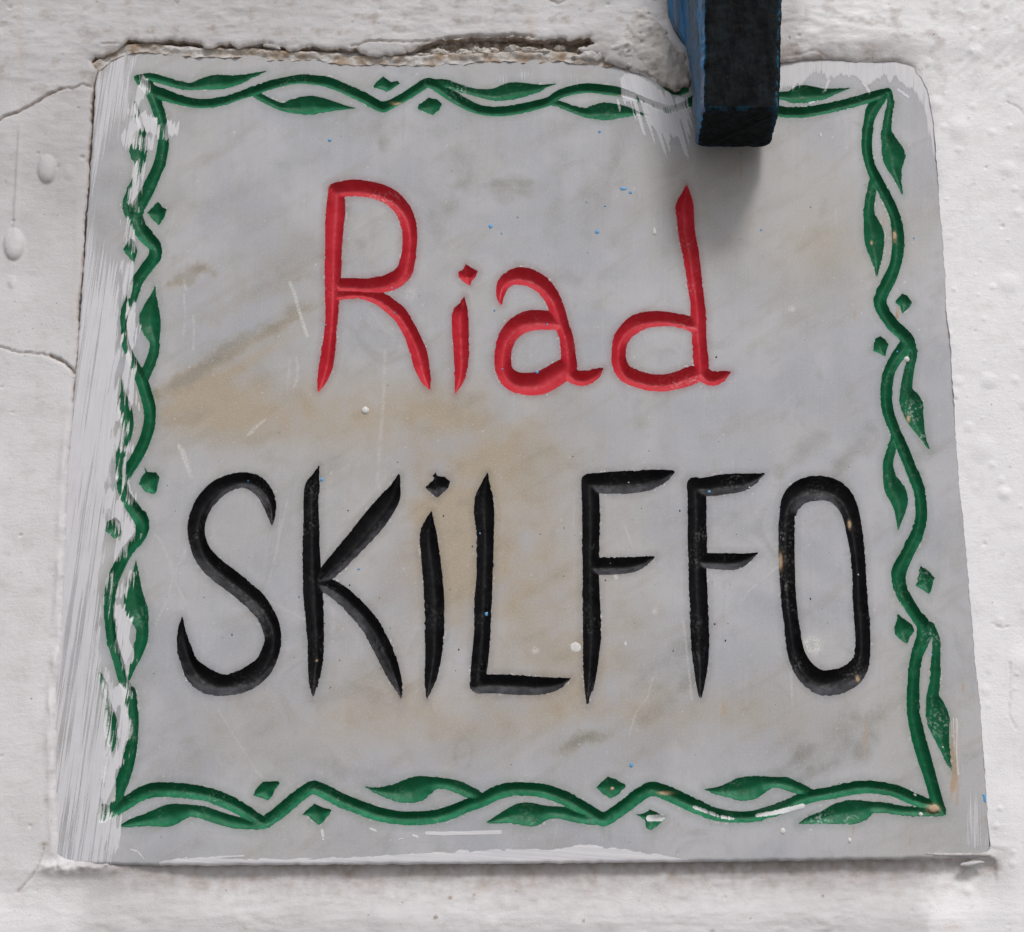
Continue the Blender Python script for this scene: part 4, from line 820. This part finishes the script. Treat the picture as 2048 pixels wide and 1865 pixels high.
# blisters in the paint on the left, cut out as parts
BL = [(96,342,19,24,.0030),(29,490,21,28,.0034),(140,348,14,14,.0008),(24,565,11,12,.0010)]
blf = np.zeros_like(wx)
for k, (cx, cy, rx, ry, h) in enumerate(BL):
    r2 = ((wx-cx)/rx)**2 + ((wy-cy-4*np.clip((wy-cy)/ry, -1, 1))/ry)**2
    Hh += 0.75*h*np.where(r2 < 1, np.clip(1-r2, 0, 1)**(0.62 if h > .002 else 1.6), 0)*(0.75+0.25*np.clip((wy-cy)/ry+0.3, -1, 1)); blf = np.where(r2 < 1.0, k+1, blf)
run = 0.0009*np.exp(-((wx-np.interp(wy, [250,350,470], [45,38,30]))/3)**2)*sstep(240, 300, wy)*sstep(480, 440, wy); Hh += run
Hh = np.where(tr*(1-tb) > .3, np.maximum(Hh, 0.00022 + 0.0*e)*np.exp(-(e/0.008)**2) + Hh*(1-np.exp(-(e/0.008)**2)), Hh)
Hh = np.where(frame, Hh, 0.0008 + H*0.6)
cw = Cut(W, OP); wpol = cw.outside
WE = lambda A: cw.ext(A)
co = np.stack([WE(W.X), -WE(Hh), WE(W.Z)], 1); nW = len(co)
ed = np.concatenate(cw.edges); rim = np.unique(ed); mp = np.zeros(nW, np.int64); mp[rim] = np.arange(len(rim))
rc = co[rim].copy(); bk = rc.copy(); bk[:, 1] = 0.02
mid = rc.copy(); co = np.concatenate([co, rc, bk])
sk = np.stack([nW+mp[ed[:, 0]], nW+mp[ed[:, 1]], nW+len(rim)+mp[ed[:, 1]], nW+len(rim)+mp[ed[:, 0]]], 1)
rimdirt = 0.15 + 0.85*np.clip(WE(np.clip(tt*(1-tr)+tl*sstep(1000, 500, wy)+0.4*tb, 0, 1))[rim], 0, 1)
def wa(A, r0=None):
    B = WE(A); return np.concatenate([B, B[rim] if r0 is None else r0, B[rim] if r0 is None else r0])
nf = fbm(wx/60, wy/60, 271, 4)
fresh = np.clip(sstep(1800, 1900, wx + 30*nf) + sstep(1560, 1640, wx)*sstep(140, 60, wy + 25*nf), 0, 1)
fresh = np.maximum(fresh, 0.34*sstep(1740, 1800, wy + 20*nf) + 0.50*sstep(300, 900, wy)*sstep(200, 120, wx)); fresh = np.maximum(fresh, 0.30*sstep(600, 900, wx)*sstep(110, 60, wy)*(0.8+0.5*nf))
wat = dict(fresh=wa(np.clip(fresh, 0, 1)), dirt=wa(np.clip(dirt, 0, 1), rimdirt), rust=wa(rustw))
blv = WE(blf)
normal, bl = [], {}
for p in wpol:
    k = blf.ravel()[np.minimum(p[:, 0], W.nx*W.nz-1)]; allk = (blf.ravel()[np.minimum(p, W.nx*W.nz-1)] == k[:, None]).all(1); k = np.where(allk, k, 0)
    normal.append(p[k == 0])
    for q in (1, 2, 3, 4):
        if (k == q).any(): bl.setdefault(q, []).append(p[k == q])
mesh_obj('plaster_face', co-WOFF, normal+[sk], M_wall, wat, wall)
for q, ps in bl.items():
    o = mesh_obj('paint_blister', co-WOFF, ps, M_wall, wat, wall)
    o['label'] = ['', 'larger paint blister beside the upper left of the plaque', 'largest paint blister, lower down at the left edge', 'shallow paint blister', 'small paint blister under the largest'][q]

# crumbling brown bedding mortar in the gap over the slab
def sheet(name, Q, grow, height, mat, dirtf, clip_vis, skirt_y, jagamt, step=0.0006, par=wall, seed=300):
    b = Grid(np.arange(Q[:, 0].min()-0.006, Q[:, 0].max()+0.006, step), np.arange(Q[:, 1].min()-0.006, Q[:, 1].max()+0.006, step))
    _, F = poly_field(b, Q, full=True); F = F + grow + jagamt*fbm(b.X/0.0030, b.Z/0.0030, seed, 3)
    if clip_vis:
        _, V = poly_field(b, VIS, full=True); F = np.minimum(F, -V + 0.0006 + 0.0006*fbm(b.X/0.003, b.Z/0.003, seed+5, 2) + 0.0010*perlin(b.X/0.011, b.Z/0.011, seed+6))
    else: V = np.zeros_like(F)
    h = height(b, F, V); c = Cut(b, F); co = np.stack([c.ext(b.X), -c.ext(h), c.ext(b.Z)], 1); n = len(co)
    ed = np.concatenate(c.edges); rim = np.unique(ed); mp = np.zeros(n, np.int64); mp[rim] = np.arange(len(rim)); rc = co[rim].copy(); bk = rc.copy(); bk[:, 1] = skirt_y
    co = np.concatenate([co, rc, bk]); sk = np.stack([n+mp[ed[:, 1]], n+mp[ed[:, 0]], n+len(rim)+mp[ed[:, 0]], n+len(rim)+mp[ed[:, 1]]], 1)
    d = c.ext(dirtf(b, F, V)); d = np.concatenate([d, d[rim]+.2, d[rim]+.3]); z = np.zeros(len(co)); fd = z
    if clip_vis:
        qx, qy = proj(co[:, 0], co[:, 2]); fd = np.clip(0.15 + 1.1*fbm(qx/45, qy/30, 353, 3), 0, 0.9)*sstep(1120, 950, qx)
    if not clip_vis:
        qx, qy = proj(co[:, 0], co[:, 2]); fd = sstep(1345, 1215, qx + 0.35*(qy-100) + 40*fbm(qx/40, qy/40, 351, 3))
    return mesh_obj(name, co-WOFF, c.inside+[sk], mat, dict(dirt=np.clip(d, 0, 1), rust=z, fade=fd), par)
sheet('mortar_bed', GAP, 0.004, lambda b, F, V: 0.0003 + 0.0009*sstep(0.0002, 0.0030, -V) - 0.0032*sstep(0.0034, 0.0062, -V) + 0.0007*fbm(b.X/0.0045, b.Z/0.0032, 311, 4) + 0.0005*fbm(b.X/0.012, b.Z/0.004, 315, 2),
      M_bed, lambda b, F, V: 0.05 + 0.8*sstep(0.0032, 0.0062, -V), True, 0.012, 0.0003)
def patch_h(b, F, V):
    sx, sy = proj(b.X, b.Z)
    base = 0.0020 + 0.0030*sstep(0, 0.012, F) - 0.0016*sstep(-0.0, 0.0018, 0.0018-F)
    base -= 0.0030*sstep(0.006, 0.0, F)*sstep(80, 20, sy)*0
    return base + 0.0012*fbm(b.X/0.014, b.Z/0.014, 331, 3) + 0.00075*fbm(b.X/0.0042, b.Z/0.0042, 332, 4) - 0.0012*np.clip(spots(b.X, b.Z, 0.006, 0.4, 0.0006, 0.0016, 335)[0]*1.4, 0, 1)
pt = sheet('mortar_patch', PATCH, 0.0, patch_h, M_patch, lambda b, F, V: 0.75*np.exp(-(np.clip(F, 0, 1)/0.0014)**2)*sstep(90, 110, proj(b.X, b.Z)[1]) + 0.25*np.clip(fbm(b.X/0.012, b.Z/0.012, 341, 3), 0, 1), False, 0.004, 0.0008, seed=320)
pt['label'] = 'rough grey mortar patch lapping over the plaque beside the bracket'
def lump(t, x, y, rx, ry, h, seed):
    sx, sy = src(t, x, y); X, Z = unproj(sx, sy, -0.001); k = mmpp(sx, sy)*KT
    bm = bmesh.new(); bmesh.ops.create_icosphere(bm, subdivisions=4, radius=1.0)
    r = np.array([v.co[:] for v in bm.verts]); nn = 1 + 0.30*fbm(r[:, 0]*1.6+seed, r[:, 2]*1.6+r[:, 1], seed, 3) + 0.16*fbm(r[:, 0]*5+seed, r[:, 2]*5+r[:, 1]*4, seed+3, 3)
    for v, q in zip(bm.verts, nn): v.co = Vector((X-WOFF[0]+v.co.x*rx*k*q, 0.0022+v.co.y*h*q*0.9, Z-WOFF[2]+v.co.z*ry*k*q))
    link_bm('mortar_lump', bm, M_lump, wall)
for i, a in enumerate([('b0',1258,352,62,40,.0042),('b0',1345,370,34,26,.0036),('b0',1432,355,52,38,.0044),('b0',1515,335,32,34,.0040),('b0',1570,345,44,36,.0040),('b0',1630,335,34,28,.0036),('b0',1760,325,52,34,.0046),('c0',190,330,60,26,.0040),('c0',290,345,58,30,.0044),('c0',560,330,44,24,.0040),('c0',400,310,40,20,.0026),('b0',1150,365,60,18,.0036),('b0',1060,375,60,13,.0030)]):
    lump(*a, i+1)
# flake of white plaster under the lower right corner
bm = bmesh.new(); sx, sy = src('d3', 1650, 1377); X, Z = unproj(sx, sy, 0.002)
bmesh.ops.create_icosphere(bm, subdivisions=4, radius=1.0)
r = np.array([v.co[:] for v in bm.verts]); nn = 1 + 0.2*fbm(r[:, 0]*2, r[:, 2]*2+r[:, 1], 5, 3)
for v, q in zip(bm.verts, nn): v.co = Vector((X-WOFF[0]+v.co.x*0.0052*q, 0.001+v.co.y*0.0016, Z-WOFF[2]+v.co.z*0.0011*q+0.0007*v.co.x))
link_bm('plaster_flake', bm, M_wall, wall)

# ================================================================ THE BRACKET
br = bpy.data.objects.new('wooden_bracket', None); COL.objects.link(br); br.location = (0.102, 0.0, 2.15); BOFF = Vector(br.location)
br['label'] = 'black wooden bracket end with streaky blue side, jutting out over the top of the plaque'; br['category'] = 'bracket'
def wood_black():
    m, nt, b = new_mat('weathered_black_paint'); n = N(nt); co = n.coord()
    mpn = n.add('ShaderNodeMapping'); mpn.inputs['Scale'].default_value = (1.2, 1, .5); nt.links.new(co, mpn.inputs[0]); v = mpn.outputs[0]
    c = n.mix(n.ramp(n.noise(180, 5, 0.7, v), 0.35, 0.7), (0.004, 0.005, 0.006), (0.015, 0.020, 0.023))
    c = n.mix(n.ramp(n.noise(320, 4, 0.7, v), 0.60, 0.72, 0, 0.7), c, (0.034, 0.023, 0.015))
    c = n.mix(n.ramp(n.noise(90, 4, 0.7, v), 0.60, 0.74, 0, 0.4), c, (0.006, 0.022, 0.034))
    eg = n.attr('edge'); c = n.mix(n.math('MULTIPLY', eg, n.ramp(n.noise(160, 4, 0.7, co), 0.46, 0.58)), c, (0.02, 0.12, 0.22))
    nt.links.new(c, b.inputs['Base Color']); b.inputs['Roughness'].default_value = 0.85; b.inputs['Specular IOR Level'].default_value = 0.12
    nt.links.new(n.bump(n.noise(420, 5, 0.75, v), 0.9, 0.0012), b.inputs['Normal']); return m
def wood_blue():
    m, nt, b = new_mat('flaking_blue_paint'); n = N(nt); co = n.coord()
    mpn = n.add('ShaderNodeMapping'); mpn.inputs['Scale'].default_value = (1, 1, .07); nt.links.new(co, mpn.inputs[0]); v = mpn.outputs[0]
    s = n.noise(210, 4, 0.65, v); c = n.mix(n.ramp(s, 0.36, 0.62), (0.010, 0.055, 0.095), (0.085, 0.14, 0.21))
    c = n.mix(n.ramp(n.noise(120, 3, 0.6, v), 0.48, 0.58), c, (0.012, 0.20, 0.46)); c = n.mix(n.ramp(n.noise(150, 3, 0.6, v), 0.56, 0.64), c, (0.15, 0.20, 0.30))
    c = n.mix(n.ramp(n.noise(330, 4, 0.7, v), 0.62, 0.68, 0, .9), c, (0.012, 0.018, 0.026))
    nt.links.new(c, b.inputs['Base Color']); b.inputs['Roughness'].default_value = 0.5
    nt.links.new(n.bump(s, 0.6, 0.0012), b.inputs['Normal']); return m
M_wblack, M_wblue = wood_black(), wood_blue()
# cross-sections from the lower end up: (z, left front x, right front x, front y, left back x, right back x, back y)
SEC = [(2.0055,.0842,.1190,-.0465,.0862,.1216,-.0065),(2.035,.0848,.1204,-.0500,.0848,.1218,-.006),(2.083,.0860,.1226,-.0590,.0812,.1222,-.002),(2.16,.0878,.1262,-.074,.078,.124,.010),(2.30,.091,.132,-.102,.074,.128,.03)]
SEC = np.array(SEC)
def sect(z): return [np.interp(z, SEC[:, 0], SEC[:, k]) for k in range(1, 7)]
def beam(name, mat):
    nu = 44; zs = np.concatenate([[2.0055]*1, np.linspace(2.0057, 2.12, 150), np.linspace(2.125, 2.30, 14)])
    ring = []
    def around(t, z):
        lf, rf, fy, lb, rb, by_ = sect(z); P = [(lf, fy), (rf, fy), (rb, by_), (lb, by_)]
        k = int(t*4) % 4; f = t*4-int(t*4); a, b_ = P[k], P[(k+1) % 4]
        return a[0]+(b_[0]-a[0])*f, a[1]+(b_[1]-a[1])*f
    vs = []; edge = []
    T = []
    for k in range(4):
        T += [(k + s)/4 for s in [0, .012, .025, .04, .06, .08] + [.105+.79*q/25 for q in range(26)] + [.92, .94, .96, .975, .988]]
    nT = len(T)
    for j, z in enumerate(zs):
        cx, cy = np.mean([around(t, z) for t in T], 0); low = z-2.0055
        for t in T:
            x, y = around(t, z); f = (t*4) % 1; dcor = min(f, 1-f)
            L = 0.036; q = max(0, 0.0030-dcor*L); rr = 1-0.42*q/0.018
            x2, y2 = cx+(x-cx)*rr, cy+(y-cy)*rr
            if low < 0.0022: s = 1-0.055*(1-math.sqrt(max(0, 1-((0.0022-low)/0.0022)**2))); x2, y2 = cx+(x2-cx)*s, cy+(y2-cy)*s
            vs.append((x2, y2, z)); edge.append(max(0, 1-dcor*L/0.0016) if low > .001 else .3)
    nb = len(vs); lf, rf, fy, lb, rb, by_ = sect(2.0055); cx, cy = np.mean([v[:2] for v in vs[:nT]], 0)
    caps = 7
    for k in range(1, caps+1):
        for i in range(nT):
            s = 1-k/(caps+0.0); x, y, z = vs[i]; vs.append((cx+(x-cx)*s, cy+(y-cy)*s, z)); edge.append(0)
    V = np.array(vs); nz_ = len(zs)
    n3 = 0.00055*fbm(V[:, 0]/0.005+V[:, 1]/0.006, V[:, 2]/0.006, 401, 4)+0.00034*fbm(V[:, 0]/0.0018+V[:, 1]/0.0018, V[:, 2]/0.0018, 405, 2)
    cx0, cy0 = V[:, 0].mean(), -.03
    dirx = V[:, 0]-np.array([0.5*(sect(z)[0]+sect(z)[1]) for z in V[:, 2]]); diry = V[:, 1]-cy0; ln = np.hypot(dirx, diry)+1e-9
    V[:, 0] += n3*dirx/ln; V[:, 1] += n3*diry/ln; V[:, 2] += np.where(np.arange(len(V)) >= nb, n3, 0)
    quads = []; side = []
    for j in range(nz_-1):
        for i in range(nT):
            i2 = (i+1) % nT; quads.append((j*nT+i, j*nT+i2, (j+1)*nT+i2, (j+1)*nT+i)); side.append(int(T[i]*4+1e-6))
    prev = 0
    for k in range(1, caps+1):
        b0 = nb+(k-1)*nT
        for i in range(nT):
            i2 = (i+1) % nT; quads.append((prev+i2, prev+i, b0+i, b0+i2)); side.append(4)
        prev = b0
    return V, np.array(quads), np.array(side), np.array(edge)
V, Qd, side, edge = beam('beam', None)
V = V-np.array(BOFF)
mesh_obj('beam', V, [Qd[side != 3]], M_wblack, dict(edge=edge), br)
o = mesh_obj('painted_side', V, [Qd[side == 3]], M_wblue, None, br); o['label'] = 'left side of the bracket in streaky blue paint'
# blue board behind the bracket, where it leaves the wall
B = [(1118,-90),(1128,80),(1165,175),(1215,250),(1262,300),(1290,300),(1290,-90)]
bm = bmesh.new(); fr = []
for x, y in B:
    sx, sy = src('c0', x, y); X, Z = unproj(sx, sy, -0.0075); fr.append(bm.verts.new((X-BOFF.x, -0.0075, Z-BOFF.z)))
f = bm.faces.new(fr[::-1]); ret = bmesh.ops.extrude_face_region(bm, geom=[f])
for v in ret['geom']:
    if isinstance(v, bmesh.types.BMVert): v.co.y += 0.012
bmesh.ops.recalc_face_normals(bm, faces=bm.faces); bmesh.ops.bevel(bm, geom=[e_ for e_ in bm.edges], offset=0.0006, segments=2, affect='EDGES')
o = link_bm('back_board', bm, M_wblue, br)
for p in o.data.polygons: p.use_smooth = False
